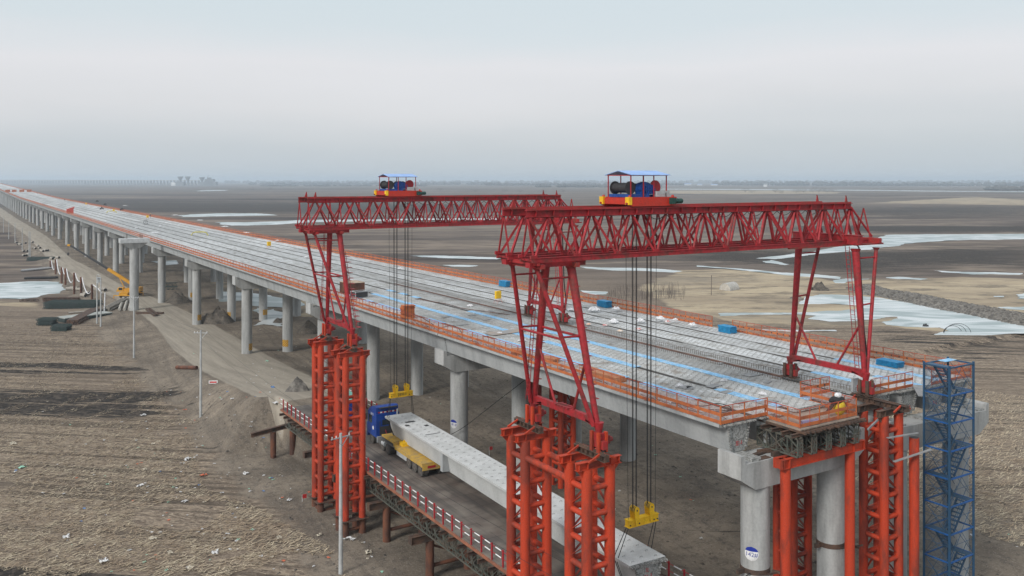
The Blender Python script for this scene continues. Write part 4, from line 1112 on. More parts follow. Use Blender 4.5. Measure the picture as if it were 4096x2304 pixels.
# ------------------------------------------------------------------ the loaded girder
o = thing('loaded_girder', 'long pale concrete girder riding on the truck and hanging from both lifting beams', 'girder', (36.05, 41.6, GTOP), -math.atan2(1.22, 39.4))
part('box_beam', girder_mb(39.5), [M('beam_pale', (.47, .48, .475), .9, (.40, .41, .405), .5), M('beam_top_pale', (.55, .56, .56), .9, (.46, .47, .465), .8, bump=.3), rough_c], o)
tag(part('stirrups', hoops(39, xs=(-.9, 0, .9), h=.06, dy=.9), M('stirrup_pale', (0.36, 0.36, 0.355), 0.9), o), kind='stuff')
b = MB()
for y in (13.2, 26.6):
    for s in (-1, 1): b.prism([(s*.75, -.3), (s*1.36, -.2), (s*1.36, -1.85), (s*.58, -1.9)], y-.22, y+.22)
part('cross_diaphragm', b, girc, o)
b = MB()
for s in (-1, 1):
    for q in range(9): z = -.35-q*.17; x = s*(.92-(q*.17)*.185); b.box(x-.10, x+.06, -.12-.05*random.random(), 0, z-.06, z+.05)
for q in range(16): b.box(-1.4+q*.18, -1.34+q*.18, -.22-.08*random.random(), 0, -.17, -.06)
part('end_shear_keys', b, rough_c, o)
lettering('左', .30, signred, o, (-.05, -.01, -.55), (math.pi/2, 0, 0)); lettering('86-3', .34, signred, o, (0.02, -.01, -.95), (math.pi/2, 0, 0))
b = MB()
for (x, y, wx, wy) in ((-.1, 36.3, .5, .45), (.75, 34.3, .2, .5), (-.85, 35.2, .2, .5), (.1, 31.5, .75, .14)): b.box(x-wx, x+wx, y-wy/2, y+wy/2, .003, .012)
part('access_hole', b, dark, o)

# ------------------------------------------------------------------ trestle
TX0, TX1, TZ = 32.0, 40.6, 4.6
tr = thing('steel_trestle', 'rusty steel trestle carrying the haul road under the gantries', 'trestle', (0, 0, 0))
def trest_mat():
    m = bpy.data.materials.new('trestle_plate'); m.use_nodes = True; t = m.node_tree; b = t.nodes['Principled BSDF']; lk = t.links.new
    b.inputs['Roughness'].default_value = .75
    g = nn(t, 'ShaderNodeNewGeometry')
    br = nn(t, 'ShaderNodeTexBrick'); br.inputs['Scale'].default_value = 1; br.offset = 0; br.inputs['Brick Width'].default_value = 2.15; br.inputs['Row Height'].default_value = 1.5; br.inputs['Mortar Size'].default_value = .03
    br.inputs['Color1'].default_value = (.125, .097, .082, 1); br.inputs['Color2'].default_value = (.095, .08, .072, 1); br.inputs['Mortar'].default_value = (.04, .033, .03, 1)
    lk(g.outputs['Position'], br.inputs['Vector'])
    n = nn(t, 'ShaderNodeTexNoise'); n.inputs['Scale'].default_value = .45; n.inputs['Detail'].default_value = 7; lk(g.outputs['Position'], n.inputs['Vector'])
    r = nn(t, 'ShaderNodeMapRange'); r.inputs[1].default_value = .42; r.inputs[2].default_value = .66; lk(n.outputs[0], r.inputs[0])
    mx = nn(t, 'ShaderNodeMix'); mx.data_type = 'RGBA'; mx.inputs[7].default_value = (.19, .165, .14, 1); lk(r.outputs[0], mx.inputs[0]); lk(br.outputs[0], mx.inputs[6])
    w_ = nn(t, 'ShaderNodeTexNoise'); w_.inputs['Scale'].default_value = 1.2; w_.inputs['Detail'].default_value = 4
    mp = nn(t, 'ShaderNodeMapping'); mp.inputs['Scale'].default_value = (1.6, .08, 1); lk(g.outputs['Position'], mp.inputs[0]); lk(mp.outputs[0], w_.inputs['Vector'])
    r2 = nn(t, 'ShaderNodeMapRange'); r2.inputs[1].default_value = .48; r2.inputs[2].default_value = .62; r2.inputs[4].default_value = .6; lk(w_.outputs[0], r2.inputs[0])
    m2 = nn(t, 'ShaderNodeMix'); m2.data_type = 'RGBA'; m2.inputs[7].default_value = (.055, .05, .047, 1); lk(r2.outputs[0], m2.inputs[0]); lk(mx.outputs[2], m2.inputs[6])
    lk(m2.outputs[2], b.inputs['Base Color']); return m
b = MB(); b.box(TX0, TX1, 30, 102.5, TZ-.06, TZ); part('deck_plate', b, trest_mat(), tr)
b = MB()
for x in (TX0-.03, TX1+.03): b.box(x-.09, x+.09, 30, 102.5, TZ-.24, TZ-.062)
part('edge_channel', b, M('edge_rust', (.33, .125, .07), .7, (.22, .09, .055), 1), tr)
b = MB(); y = 30.7
while y < 102: b.ibeam((TX0-.62, y, TZ-.38), (TX1+.62, y, TZ-.38), .16, .28); y += 1.5
part('cross_beam', b, brn, tr)
bt = MB()
for x in (TX0+.25, TX0+.7, 35.0, 37.7, TX1-.7, TX1-.25):
    for z in (TZ-.60, TZ-1.95): bt.box(x-.05, x+.05, 30, 102, z-.05, z+.05)
    y = 30
    while y < 101.9:
        m_ = y+.75; zt, zb, zm = TZ-.6, TZ-1.95, TZ-1.28
        for p0, p1 in (((y, zm), (m_, zt)), ((m_, zt), (y+1.5, zm)), ((y, zm), (m_, zb)), ((m_, zb), (y+1.5, zm))): bt.bar((x, p0[0], p0[1]), (x, p1[0], p1[1]), .05, .05)
        bt.box(x-.035, x+.035, y-.035, y+.035, zb, zt); y += 1.5
part('lattice_truss', bt, bail, tr)
PY = [38.5, 47.3, 56.1, 64.9, 73.6, 82.4, 91.2]
for y in PY:
    b = MB()
    for e in (-.17, .17): b.ibeam((TX0-1.1, y+e, TZ-2.33), (TX1+1.0, y+e, TZ-2.33), .26, .62)
    b.box(TX0-1.1, TX0-1.06, y-.3, y+.3, TZ-2.6, TZ-2.05)
    c = part('bent_cap', b, brn, tr)
    for x in (32.7, 36.3, 39.9):
        b = MB(); b.tube((x, y, -2.2), (x, y, TZ-2.64), .36, 18); part('pile', b, rust, tr)
    b = MB(); b.tube((32.7, y, -.2), (36.3, y, -.2), .16, 10); b.tube((36.3, y, -.2), (39.9, y, -.2), .16, 10); b.tube((32.7, y, 1.6), (36.3, y, -.1), .09, 8); part('pile_brace', b, rust, tr)
for s, x in (('near', TX0+.0), ('far', TX1)):
    r = thing('trestle_railing', f'red and white tube railing on the {s} side of the trestle', 'railing', (x, 0, TZ), 0, 'red and white railings of the trestle')
    me = MB().box(-.05, .05, -.05, .05, 0, 1.22).mesh('post', redp); y = 31.2; n = 0; wb = MB(); rb_ = MB()
    while y < 102.4:
        link('post', me, r, (0, y, 0))
        for z in (.58, 1.08):
            wb.tube((0, y+.25, z), (0, y+.98, z), .04, 8); rb_.tube((0, y, z), (0, y+1.5, z), .022, 6)
        y += 1.5
    part('white_sleeve', wb, white, r); part('red_tube', rb_, redp, r)
# railing flare at the landward end
b = MB()
for q in range(4): b.box(34+q*2.0-.05, 34+q*2.0+.05, 103.4-.05, 103.5, TZ-.1, TZ+1.2)
# rusty bent standing free left of the trestle
o = thing('rusty_bent', 'rusty steel beam on two pipe piles standing free left of the trestle', 'pile bent', (0, 0, 0))
b = MB(); b.ibeam((28.3, 102.0, 2.1), (34.2, 102.0, 2.75), .45, .5); part('beam', b, brn, o)
for x in (30.9, 33.2): 
    b = MB(); b.tube((x, 102, -2), (x, 102, 2.1), .34, 18); part('pile', b, rust, o)

# ------------------------------------------------------------------ truck with its trailer
def wheel_mb(r=.53, w_=.30):
    b = MB(); b.tube((-w_/2, 0, 0), (w_/2, 0, 0), r, 22)
    for q in range(22):
        t = q*math.pi/11; b.box(-w_/2, w_/2, r*math.cos(t)-.02, r*math.cos(t)+.02, r*math.sin(t)-.02, r*math.sin(t)+.02)
    b.mat(1); b.tube((-w_/2-.012, 0, 0), (-w_/2+.02, 0, 0), r*.55, 16); b.tube((w_/2-.02, 0, 0), (w_/2+.012, 0, 0), r*.55, 16)
    b.mat(0); b.tube((-w_/2-.03, 0, 0), (w_/2+.03, 0, 0), r*.2, 10)
    return b
WH = wheel_mb().mesh('wheel', [tyre, M('hub_dusty', (.13, .115, .10), .8)])
tk = thing('tractor_truck', 'blue tractor truck coupled to the yellow trailer on the trestle', 'truck', (36.7, 79.0, TZ), -.03)
b = MB(); b.box(-1.25, 1.25, 3.55, 5.9, .95, 3.25); b.prism([(3.7, 3.25), (5.9, 3.25), (5.75, 3.45), (4.9, 3.85), (4.0, 4.0), (3.7, 3.9)], -1.2, 1.2, 'x')
b.box(-1.27, 1.27, 3.5, 5.95, .95, 1.15); b.box(-1.25, 1.25, 5.9, 6.15, .6, 2.0)
cab = part('cab', b, cabb, tk)
b = MB(); b.box(-1.262, -1.255, 4.7, 5.6, 2.15, 2.95); b.box(1.255, 1.262, 4.7, 5.6, 2.15, 2.95); b.box(-1.1, 1.1, 5.905, 5.915, 2.05, 3.05); b.box(-.6, .6, 3.54, 3.548, 2.1, 2.65); part('window', b, glass, cab)
b = MB(); 
for q in range(9):
    b.mat(q % 2); b.box(-1.0+q*.22, -1.0+(q+1)*.22, 3.68, 3.695, 3.32, 3.46)
part('marker_strip', b, [redp, white], cab)
b = MB(); b.box(-.95, .95, 3.35, 3.62, 3.85, 3.93); b.box(-.9, .9, 3.4, 3.5, 1.2, 2.0); b.bar((-.9, 3.4, .9), (-.9, 3.4, 2.6), .05, .05); b.bar((.9, 3.4, .9), (.9, 3.4, 2.6), .05, .05); part('rear_rack', b, dark, tk)
b = MB(); b.box(-.45, .45, -1.2, 3.9, .65, .95); b.box(-1.15, -.6, 2.5, 3.4, .45, 1.05); b.box(.6, 1.15, 2.5, 3.4, .45, 1.05); b.box(-1.2, -.8, -1.0, 2.2, 1.08, 1.12); part('chassis', b, M('chassis_grey', (.12, .12, .12), .8), tk)
for s_ in (-1, 1):
    b = MB(); b.bar((s_*1.27, 5.75, 2.9), (s_*1.55, 5.9, 2.85), .04, .04); b.box(s_*1.52-.1, s_*1.52+.1, 5.85, 5.92, 2.3, 2.85); part('mirror', b, blk, cab)
b = MB(); b.tube((1.0, 3.45, .9), (1.0, 3.45, 3.6), .08, 10); part('exhaust_stack', b, grey, tk)
b = MB(); b.tube((-.98, 1.55, .75), (-.98, 2.3, .75), .28, 14); b.box(-1.28, -.7, 3.3, 3.36, .5, 1.1); part('fuel_tank', b, grey, tk)
b = MB(); b.path([(-.3, 3.5, 1.7), (-.35, 2.9, 1.2), (-.2, 2.4, 1.15), (-.3, 1.8, 1.2)], .03, 6); b.path([(.3, 3.5, 1.7), (.3, 2.9, 1.3), (.2, 2.4, 1.15)], .03, 6); part('air_hose', b, redp, tk)
b = MB(); b.box(-1.24, 1.24, 5.905, 5.93, 1.15, 1.9); part('grille', b, dark, cab)
lettering('UP13', .36, white, cab, (-1.262, 4.7, 3.08), (math.pi/2, 0, -math.pi/2))
b = MB(); b.tube((-1.264, 4.4, 1.75), (-1.258, 4.4, 1.75), .2, 18); part('door_badge', b, white, cab)
for y in (.85, 2.2, 5.1):
    for s in (-1, 1):
        link('wheel', WH, tk, (s*1.02, y-.1, .53))
        if y < 4: link('wheel', WH, tk, (s*.70, y-.1, .53))
tl = thing('low_trailer', 'yellow flatbed trailer under the truck end of the loaded girder', 'trailer', (36.6, 71.7, TZ), -.03)
b = MB(); b.box(-1.25, 1.25, 0, 6.6, 1.12, 1.28); b.box(-1.25, 1.25, 6.6, 9.7, 1.38, 1.54); b.box(-1.25, 1.25, 6.5, 6.7, 1.12, 1.54); part('platform', b, yeld, tl)
b = MB(); b.box(-1.2, 1.2, -.02, .04, .62, 1.12); b.box(-1.22, -1.14, .05, 6.5, .92, 1.12); b.box(1.14, 1.22, .05, 6.5, .92, 1.12); part('side_member', b, yeld, tl)
b = MB(); b.box(-.5, -.35, 0, 9.6, .75, 1.12); b.box(.35, .5, 0, 9.6, .75, 1.12); b.box(-1.12, -.6, 3.6, 6.2, .45, .95); b.box(.6, 1.12, 3.6, 6.2, .45, .95); part('underframe', b, grey, tl)
b = MB(); b.box(-.7, .1, -.035, -.02, .78, 1.0); part('tail_light', b, redp, tl)
b = MB(); b.box(-.75, .75, 5.6, 6.35, 1.28, 1.62); b.box(-.4, .4, 6.0, 6.3, 1.62, 1.72); part('bolster', b, yel, tl)
b = MB(); b.tube((1.25, 0.3, .95), (2.1, .2, .95), .12, 8); b.box(1.3, 2.2, -.1, .5, .72, .80); part('red_outrigger', b, redp, tl)
for y in (.55, 1.85, 3.15):
    for s in (-1, 1):
        for xx in (1.03, .70): link('wheel', WH, tl, (s*xx, y, .53))
v = thing('green_roof_van', 'vehicle with pale green roof parked ahead of the blue truck on the haul road', 'van', (37.2, 92.5, TZ))
b = MB(); b.box(-1.1, 1.1, 0, 4.6, .5, 2.35); b.prism([(4.6, .5), (5.6, .5), (5.6, 1.4), (5.1, 2.1), (4.6, 2.35)], -1.1, 1.1, 'x'); part('body', b, cabb, v)
b = MB(); b.box(-1.14, 1.14, -.1, 4.7, 2.352, 2.5); part('roof', b, teal, v)
b = MB(); b.box(-1.108, -1.102, .5, 4.2, 1.5, 2.1); b.box(1.102, 1.108, .5, 4.2, 1.5, 2.1); part('window', b, glass, v)
for y in (1.0, 4.4):
    for s in (-1, 1): link('wheel', WH, v, (s*1.0, y, .45)).scale = (.8, .8, .85)

# ------------------------------------------------------------------ blue stair tower
sx0, sx1, sy0, sy1 = 0, 3.0, 0, 1.95
st = thing('stair_tower', 'tall blue scaffold stair tower with zigzag flights at the right end of the deck', 'stair tower', (59.4, 36.2, 0))
TOPZ = 18.35; ST = 1.98
b = MB()
for x in (sx0, sx1):
    for y in (sy0, sy1): b.box(x-.06, x+.06, y-.06, y+.06, -1.5, TOPZ+.12)
part('corner_post', b, blue, st)
lv = 0; z = TOPZ
bright = M('frame_bright_blue', (.012, .095, .33), .5, (.015, .08, .22), 2)
while z > -1:
    b = MB()
    for y in (sy0, sy1): b.box(sx0, sx1, y-.045, y+.045, z-.10, z)
    for x in (sx0, sx1): b.box(x-.045, x+.045, sy0, sy1, z-.10, z)
    part('storey_frame', b, bright if lv != 0 else blue, st)
    if z-ST > -1.5:
        b = MB()
        fl = lv % 2 == 1
        xa, xb_ = (0.75, 2.35) if fl else (2.35, 0.75); ya = .50 if fl else 1.4
        za, zb = z-ST, z
        for e in (-.35, .35): b.bar((xa, ya+e, za), (xb_, ya+e, zb-.05), .04, .20)
        for q in range(8):
            f = (q+.5)/8; xx = xa+(xb_-xa)*f; b.box(xx-.11, xx+.11, ya-.35, ya+.35, za+(zb-za)*f-.015, za+(zb-za)*f+.015)
        for e in (-.35, .35):
            b.bar((xa, ya+e, za+.9), (xb_, ya+e, zb+.85), .03, .03) if lv else None
        part('stair_flight', b, blue, st)
        b = MB()
        if fl: b.box(2.35, 2.95, .05, 1.9, z-.06, z-.02)
        else: b.box(.05, .7, .05, 1.9, z-.06, z-.02)
        part('landing', b, blue, st)
        b = MB(); 
        b.bar((0, 0, z-ST), (1.5, 0, z-.1), .025, .025); b.bar((1.5, 0, z-ST), (3.0, 0, z-.1), .025, .025) if fl else b.bar((3, 0, z-ST), (1.5, 0, z-.1), .025, .025)
        b.bar((0, 0, z-ST), (0, 1.95, z-.1), .025, .025); b.bar((0, 1.95, z-ST), (0, 0, z-.1), .025, .025)
        b.bar((3, 0, z-ST), (3, 1.95, z-.1), .025, .025); b.bar((0, 1.95, z-ST), (3, 1.95, z-.1), .025, .025); b.bar((3, 1.95, z-ST), (0, 1.95, z-.1), .025, .025)
        for q in (1,):
            b.bar((0, 0, z-ST*.45), (3, 0, z-ST*.45), .022, .022); b.bar((0, 0, z-ST*.45), (0, 1.95, z-ST*.45), .022, .022)
        part('brace', b, blue, st)
    z -= ST; lv += 1
b = MB()
b.add([(0,.02,-1),(3,.02,-1),(3,.02,TOPZ),(0,.02,TOPZ)], [(0,1,2,3)]); b.add([(.02,0,-1),(.02,1.95,-1),(.02,1.95,TOPZ),(.02,0,TOPZ)], [(0,1,2,3)])
b.add([(0,1.93,-1),(3,1.93,-1),(3,1.93,TOPZ),(0,1.93,TOPZ)], [(0,1,2,3)])
part('safety_net', b, dnet, st)
b = MB(); b.box(1.6, 2.98, 1.25, 1.9, TOPZ-.0, TOPZ+.03); part('top_plate', b, bluem, st)
b = MB(); b.bar((59.4, 38.2, 15.9), (62, 40.4, 15.95), .7, .05); solo('gangway', b, plate, 'short grey gangway from the blue stair tower to the deck', 'gangway')

# standalone hammerhead pier
o = thing('hammerhead_pier', 'single round column with a wide white hammerhead cap left of the viaduct', 'bridge pier', (35.4, 229.5, 0))
part('column', column_mb(15.0, 1.05), conc, o)
b = MB(); b.box(-3.3, 3.3, -1.6, 1.6, 16.4, 17.45); part('cap', b, M('cap_pale', (.50, .515, .52), .85), o)
b = MB(); vs = [(-2.9,-1.5,16.4),(2.9,-1.5,16.4),(2.9,1.5,16.4),(-2.9,1.5,16.4),(-1.1,-.95,15.0),(1.1,-.95,15.0),(1.1,.95,15.0),(-1.1,.95,15.0)]
b.add(vs, [(0,1,5,4),(1,2,6,5),(2,3,7,6),(3,0,4,7),(4,5,6,7)]); part('haunch', b, conc, o)
b = MB()
for x in (-1.7, 1.5):
    for q in range(6): xx = x+random.uniform(-.6, .6); yy = random.uniform(-.8, .8); b.bar((xx, yy, 17.4), (xx+.05, yy, 18.1+random.random()*.8), .07, .07)
part('starter_bar', b, rebar, o)

# ------------------------------------------------------------------ things standing or lying on the deck
def onD(px, py, z=16.0): x, y = P2W(px, py, z); return x, y
def person(label, x, y, z, rz=0, coat=(.05, .06, .09), helmet=(.7, .5, .05)):
    o = thing('person', label, 'person', (x, y, z), rz)
    me = bpy.data.meshes.new('body')
    J = [(0,0,.95), (0,0,1.2), (0,.02,1.42), (0,.03,1.52), (0,.03,1.60), (0,.03,1.70),
         (.10,0,.90), (.13,.05,.50), (.14,-.02,.09), (.14,.10,.03), (-.10,0,.90), (-.13,-.06,.50), (-.14,-.14,.09), (-.14,-.02,.03),
         (.19,0,1.38), (.26,.02,1.12), (.25,.13,.90), (-.19,0,1.38), (-.27,.0,1.12), (-.25,.10,.90)]
    E = [(0,1),(1,2),(2,3),(3,4),(4,5),(0,6),(6,7),(7,8),(8,9),(0,10),(10,11),(11,12),(12,13),(2,14),(14,15),(15,16),(2,17),(17,18),(18,19)]
    R = [.16,.15,.16,.06,.10,.085,.10,.075,.055,.05,.10,.075,.055,.05,.075,.055,.04,.075,.055,.04]
    me.from_pydata(J, E, []); b = link('body', me, o)
    me.materials.append(M('dark_workwear', coat, .9))
    sk = b.modifiers.new('s', 'SKIN'); 
    for v, r in zip(me.skin_vertices[0].data, R): v.radius = (r, r*.8)
    me.skin_vertices[0].data[0].use_root = True
    b.modifiers.new('u', 'SUBSURF').levels = 1
    h = MB(); h.ball((0,.03,1.66), .125, 10, 6, (1,1.1,.8)); part('helmet', h, M('helmet_yellow', helmet, .5), o)
    return o
for (px, py, lab, rz) in ((602, 871, 'worker in dark clothes standing by the yellow box on the deck', 1.0), (258, 803, 'small figure standing on the deck left of the far dark machines', 0.3),
                          (196, 787, 'small figure on the far deck, second from the left', 2), (150, 781, 'small figure on the far deck, leftmost', 0), (101, 764, 'tiny figure near the orange boxes across the far deck', 0)):
    x, y = onD(px, py); person(lab, x, y, 16.02+grade(y), rz)
def sign_board(label, px, py, s=1.0):
    x, y = onD(px, py); o = thing('yellow_box', label, 'electric box', (x, y, 16.02), 0.2, 'yellow electric boxes on stands on the deck')
    b = MB(); b.box(-.42*s, .42*s, -.16, .16, .62, .62+.95*s); part('cabinet', b, yel, o)
    b = MB()
    for i, j in ((-1,-1),(1,-1),(1,1),(-1,1)): b.bar((i*.28, j*.1, .62), (i*.45, j*.35, 0), .03, .03)
    b.bar((-.4, 0, .3), (.4, 0, .3), .03, .03); part('stand', b, orthin, o)
sign_board('yellow electric box on an orange stand beside the front gantry leg', 1992, 1214)
sign_board('yellow electric box on the deck left of the far gantry', 1076, 994)
sign_board('yellow electric box next to the worker on the deck', 590, 877)
sign_board('yellow electric box beside the yellow frames, far along the deck', 455, 850)
sign_board('farthest yellow electric box along the deck', 345, 822)
def stack(label, px, py, z, wx, wy, h, n, group='stacks of blue panels along the far side of the deck'):
    x, y = onD(px, py, z); o = thing('blue_panel_stack', label, 'panel stack', (x, y, z), 0, group)
    for q in range(n):
        b = MB(); dx = random.uniform(-.03, .03); dy = random.uniform(-.05, .05); z0 = q*h/n
        b.box(-wx/2+dx, wx/2+dx, -wy/2+dy, wy/2+dy, z0+.01, z0+h/n-.03); b.box(-wx/2-.03+dx, wx/2+.03+dx, -wy/2-.03+dy, wy/2+.03+dy, z0+h/n-.05, z0+h/n-.01)
        part('panel', b, bluep, o)
stack('low stack of blue panels on the deck beside the blue stair tower', 3560, 1463, 15.68, 1.0, 2.0, .5, 4)
stack('stack of blue panels near the far railing, left of the right gantry legs', 2910, 1329, 15.68, .95, 1.7, .7, 4)
stack('stack of blue panels near the far railing behind the hoist ropes', 2418, 1227, 15.68, .95, 1.8, .8, 6)
stack('stack of blue panels near the far railing, left of the front gantry', 2020, 1145, 15.68, 1.0, 2.0, .85, 6)
# rusty container, crate, orange stack, plywood
o = thing('steel_container', 'rusty brown open-sided steel container on the deck behind the far gantry leg', 'container', (45.9, 115.0, 16.02), 0.05)
b = MB(); b.box(-1.2, 1.2, -1.5, -1.45, .0, 1.45); b.box(-1.2, 1.2, 1.45, 1.5, 0, 1.45); b.box(-1.2, -1.15, -1.45, 1.45, 0, 1.45); b.box(1.15, 1.2, -1.45, 1.45, 0, 1.45); b.box(-1.2, 1.2, -1.5, 1.5, -.01, .05)
for q in range(9): b.box(-1.23, -1.2, -1.4+q*.34, -1.3+q*.34, 0, 1.45); b.box(-1.1+q*.27, -1.0+q*.27, -1.53, -1.5, 0, 1.45)
part('walls', b, rust, o)
b = MB(); b.box(-1.25, 1.25, -1.55, 1.55, 1.452, 1.50); part('lid', b, M('lid_tan', (.30, .19, .13), .8, (.4, .34, .26), 1.5), o)
o = thing('grey_crate', 'dark crate with a grey pipe frame beside the rusty container', 'crate', (44.9, 109.9, 16.02), 0.1)
b = MB(); b.box(-.9, .9, -.65, .65, .1, .72); part('panels', b, dark, o)
b = MB()
for i in (-.93, .93):
    for j in (-.68, .68): b.bar((i, j, 0), (i, j, .85), .07, .07)
for j in (-.68, .68): b.bar((-.93, j, .82), (.93, j, .82), .07, .07)
for i in (-.93, .93): b.bar((i, -.68, .82), (i, .68, .82), .07, .07)
part('frame', b, grey, o)
o = thing('orange_board_stack', 'ragged stack of orange boards by the near railing right of the far gantry', 'board stack', (42.7, 90.3, 16.02))
for q in range(13):
    b = MB(); a = random.uniform(-.06, .06); b.bar((-.7+random.uniform(-.08,.08), a, .06+q*.115), (.7+random.uniform(-.08,.08), -a, .06+q*.115), .95+random.uniform(-.1,.1), .095); part('board', b, orange, o)
def plates(label, x, y, wx, wy, h, n, mat_, rz=0, nm='plywood_stack', cat='plywood stack', z=16.02):
    o = thing(nm, label, cat, (x, y, z), rz)
    for q in range(n): b = MB(); d = random.uniform(-.08, .08); b.box(-wx/2+d, wx/2+d, -wy/2-d, wy/2-d, q*h/n, (q+.85)*h/n); part('sheet', b, mat_, o)
plates('long low stack of brown plywood inside the near railing right of the gantry leg', 43.2, 55.2, .95, 4.6, .42, 4, ply)
plates('short stack of plywood inside the near railing behind the gantry leg', 43.0, 62.5, .8, 1.8, .35, 3, ply, .2)
plates('small plywood stack inside the near railing left of the gantry leg', 42.4, 66.5, .9, 1.3, .45, 3, ply, -.2)
plates('wide grey and tan plywood sheet lying across the deck left of the gantry leg', 47.2, 76.3, 4.2, 1.6, .06, 1, M('sheet_tan', (.34, .27, .22), .8, (.26, .26, .26), .7), .06, 'plywood_sheet', 'plywood sheet', 16.07)
k = 0
for (px, py, wx, wy, rz) in ((3070, 1610, 1.6, .8, .1), (2855, 1545, 1.3, .7, .2), (2735, 1550, 1.0, .9, .3), (2760, 1553, .8, .5, .9), (2905, 1570, .9, .6, 0), (3010, 1500, 1.7, .9, .05), (1850, 1300, 1.3, .6, .2), (1965, 1245, 1.3, .35, 1.4),
                             (1890, 1262, 1.0, .6, .3), (1945, 1280, 1.1, .5, .3), (1785, 1268, 1.1, .6, .2), (3070, 1530, .9, .4, .4), (2880, 1455, .8, .5, .2), (1330, 1085, 1.2, .6, .3), (2960, 1610, 1.0, .6, .1)):
    x, y = onD(px, py, 16.0); k += 1
    b = MB(); b.box(-wx/2, wx/2, -wy/2, wy/2, 0, .035)
    o = solo('steel_plate', b, plate, f"flat grey plate lying on the deck, {ordn(k)} of those scattered near the gantry legs", 'plate', 'grey plates scattered on the deck', loc=(x, y, 16.03), rz=rz)
# crumpled white cloth heaps
def heap(label, x, y, z, s, mat_, name='cloth_heap', cat='cloth heap', group='crumpled white cloths lying on the deck', h=.5):
    b = MB(); n = 12; vs = []
    for j in range(n+1):
        for i in range(n+1):
            u, v = i/n*2-1, j/n*2-1; r = math.hypot(u, v); e = max(0, 1-r*r)
            vs.append((u*s*random.uniform(.85, 1.1), v*s*random.uniform(.85, 1.1), e*s*h*random.uniform(.2, 1.3)+.02))
    b.add(vs, [(j*(n+1)+i, j*(n+1)+i+1, (j+1)*(n+1)+i+1, (j+1)*(n+1)+i) for j in range(n) for i in range(n) if math.hypot((i+.5)/n*2-1, (j+.5)/n*2-1) < random.uniform(.75, 1.05)])
    return solo(name, b, mat_, label, cat, group, loc=(x, y, z), rz=random.uniform(0, 3))
CL = [(2375, 1240, 1.1, 'behind the hoist ropes'), (2465, 1236, .8, 'right of the blue stack behind the ropes'), (2285, 1240, .8, 'by the far leg of the front gantry'), (2455, 1288, .9, 'right of the hoist ropes, near the red scraps'), (2560, 1285, .8, 'among the hoist ropes'),
      (2640, 1275, .8, 'just right of the hoist ropes'), (2770, 1300, .7, 'left of the third blue stack'), (2700, 1280, .5, 'between the ropes and the blue stack'), (2720, 1545, .55, 'on the grey plate near the deck end'), (3050, 1578, .5, 'near the yellow water bag'), (2895, 1523, .45, 'beside the blue mats near the deck end'),
      (2000, 1335, .6, 'left of the gantry leg'), (2090, 1365, .7, 'between the front gantry legs'), (1880, 1225, .7, 'left of the yellow electric box'), (1600, 1075, .7, 'behind the ropes of the far gantry'), (1225, 1030, .6, 'left of the far gantry legs'),
      (720, 898, .8, 'on the far deck right of the worker'), (665, 890, .7, 'on the far deck near the worker'), (640, 905, .8, 'on the far deck in the middle'), (360, 855, 1.2, 'far along the deck'), (545, 912, .8, 'on the deck above the hammerhead pier')]
for px, py, s, w_ in CL:
    x, y = onD(px, py, 16.0); heap(f'crumpled white cloth on the deck {w_}', x, y, 16.0, s*.72, cloth)
for px, py, c, w_ in ((2420, 1302, (.55, .03, .02), 'left of the hoist ropes'), (2480, 1325, (.6, .3, .05), 'yellow and red, beside the ropes'), (2555, 1317, (.5, .04, .02), 'right among the ropes'), (2670, 1287, (.5, .05, .03), 'right of the ropes'), (2355, 1298, (.6, .25, .1), 'left of the other red scraps')):
    x, y = onD(px, py, 16.0); heap(f'small red paper scrap on the deck {w_}', x, y, 16.0, .33, M('scrap%d' % px, c, .8, (.7, .7, .7), 5), 'paper_scrap', 'scrap', 'coloured paper scraps on the deck', .4)
# short patches of snow or frost sheets lying near the far side
for q, (px, py, s) in enumerate(((500, 822, 1.5), (700, 860, 1.6), (800, 880, 1.3), (980, 930, 1.5), (1120, 960, 1.4), (900, 905, 1.4), (620, 930, 1.6), (380, 830, 1.6))):
    x, y = onD(px, py, 16.0); heap(f'thin white sheet on the deck, {ordn(q+1)} of those lying far along the viaduct', x, y, 15.9, s, cloth, 'plastic_sheet', 'sheet', 'thin white sheets lying far along the deck', .15)
# yellow arch frames, cable ring, dark machines, orange boxes across the far deck
def arch(label, px, py, ln, rz):
    x, y = onD(px, py); b = MB(); b.path([(-ln/2, 0, 0), (-ln/2+.5, 0, .8), (-ln/4, 0, 1.05), (ln/4, 0, 1.05), (ln/2-.5, 0, .8), (ln/2, 0, 0)], .09, 6); b.path([(-ln/2, .5, 0), (-ln/2+.5, .5, .8), (ln/2-.5, .5, .8), (ln/2, .5, 0)], .06, 6)
    for q in (-ln/2+.5, 0, ln/2-.5): b.tube((q, 0, .9), (q, .5, .8), .05, 6)
    solo('arched_trestle', b, M('frame_yellow', (.55, .48, .05), .6), label, 'frame', 'yellow arched frames on the deck', loc=(x, y, 16.02), rz=rz)
arch('yellow arched frame on the deck right of the worker', 798, 942, 4.6, -.45); arch('paler yellow arched frame farther along the deck', 446, 852, 4.6, -.45)
x, y = onD(583, 898); b = MB(); n = 24
for q in range(n):
    t0, t1 = 2*math.pi*q/n, 2*math.pi*(q+1)/n; b.tube((.72*math.cos(t0), 0, .74+.72*math.sin(t0)), (.72*math.cos(t1), 0, .74+.72*math.sin(t1)), .07, 6)
b.box(-1.0, 1.0, -.3, .3, -.02, .04); b.bar((-.2, 0, .2), (-.1, 0, 1.1), .06, .06); b.bar((.2, 0, .2), (.1, 0, 1.1), .06, .06)
solo('cable_ring', b, dark, 'dark upright ring reel on the deck above the hammerhead pier', 'reel', loc=(x, y, 16.02), rz=-.5)
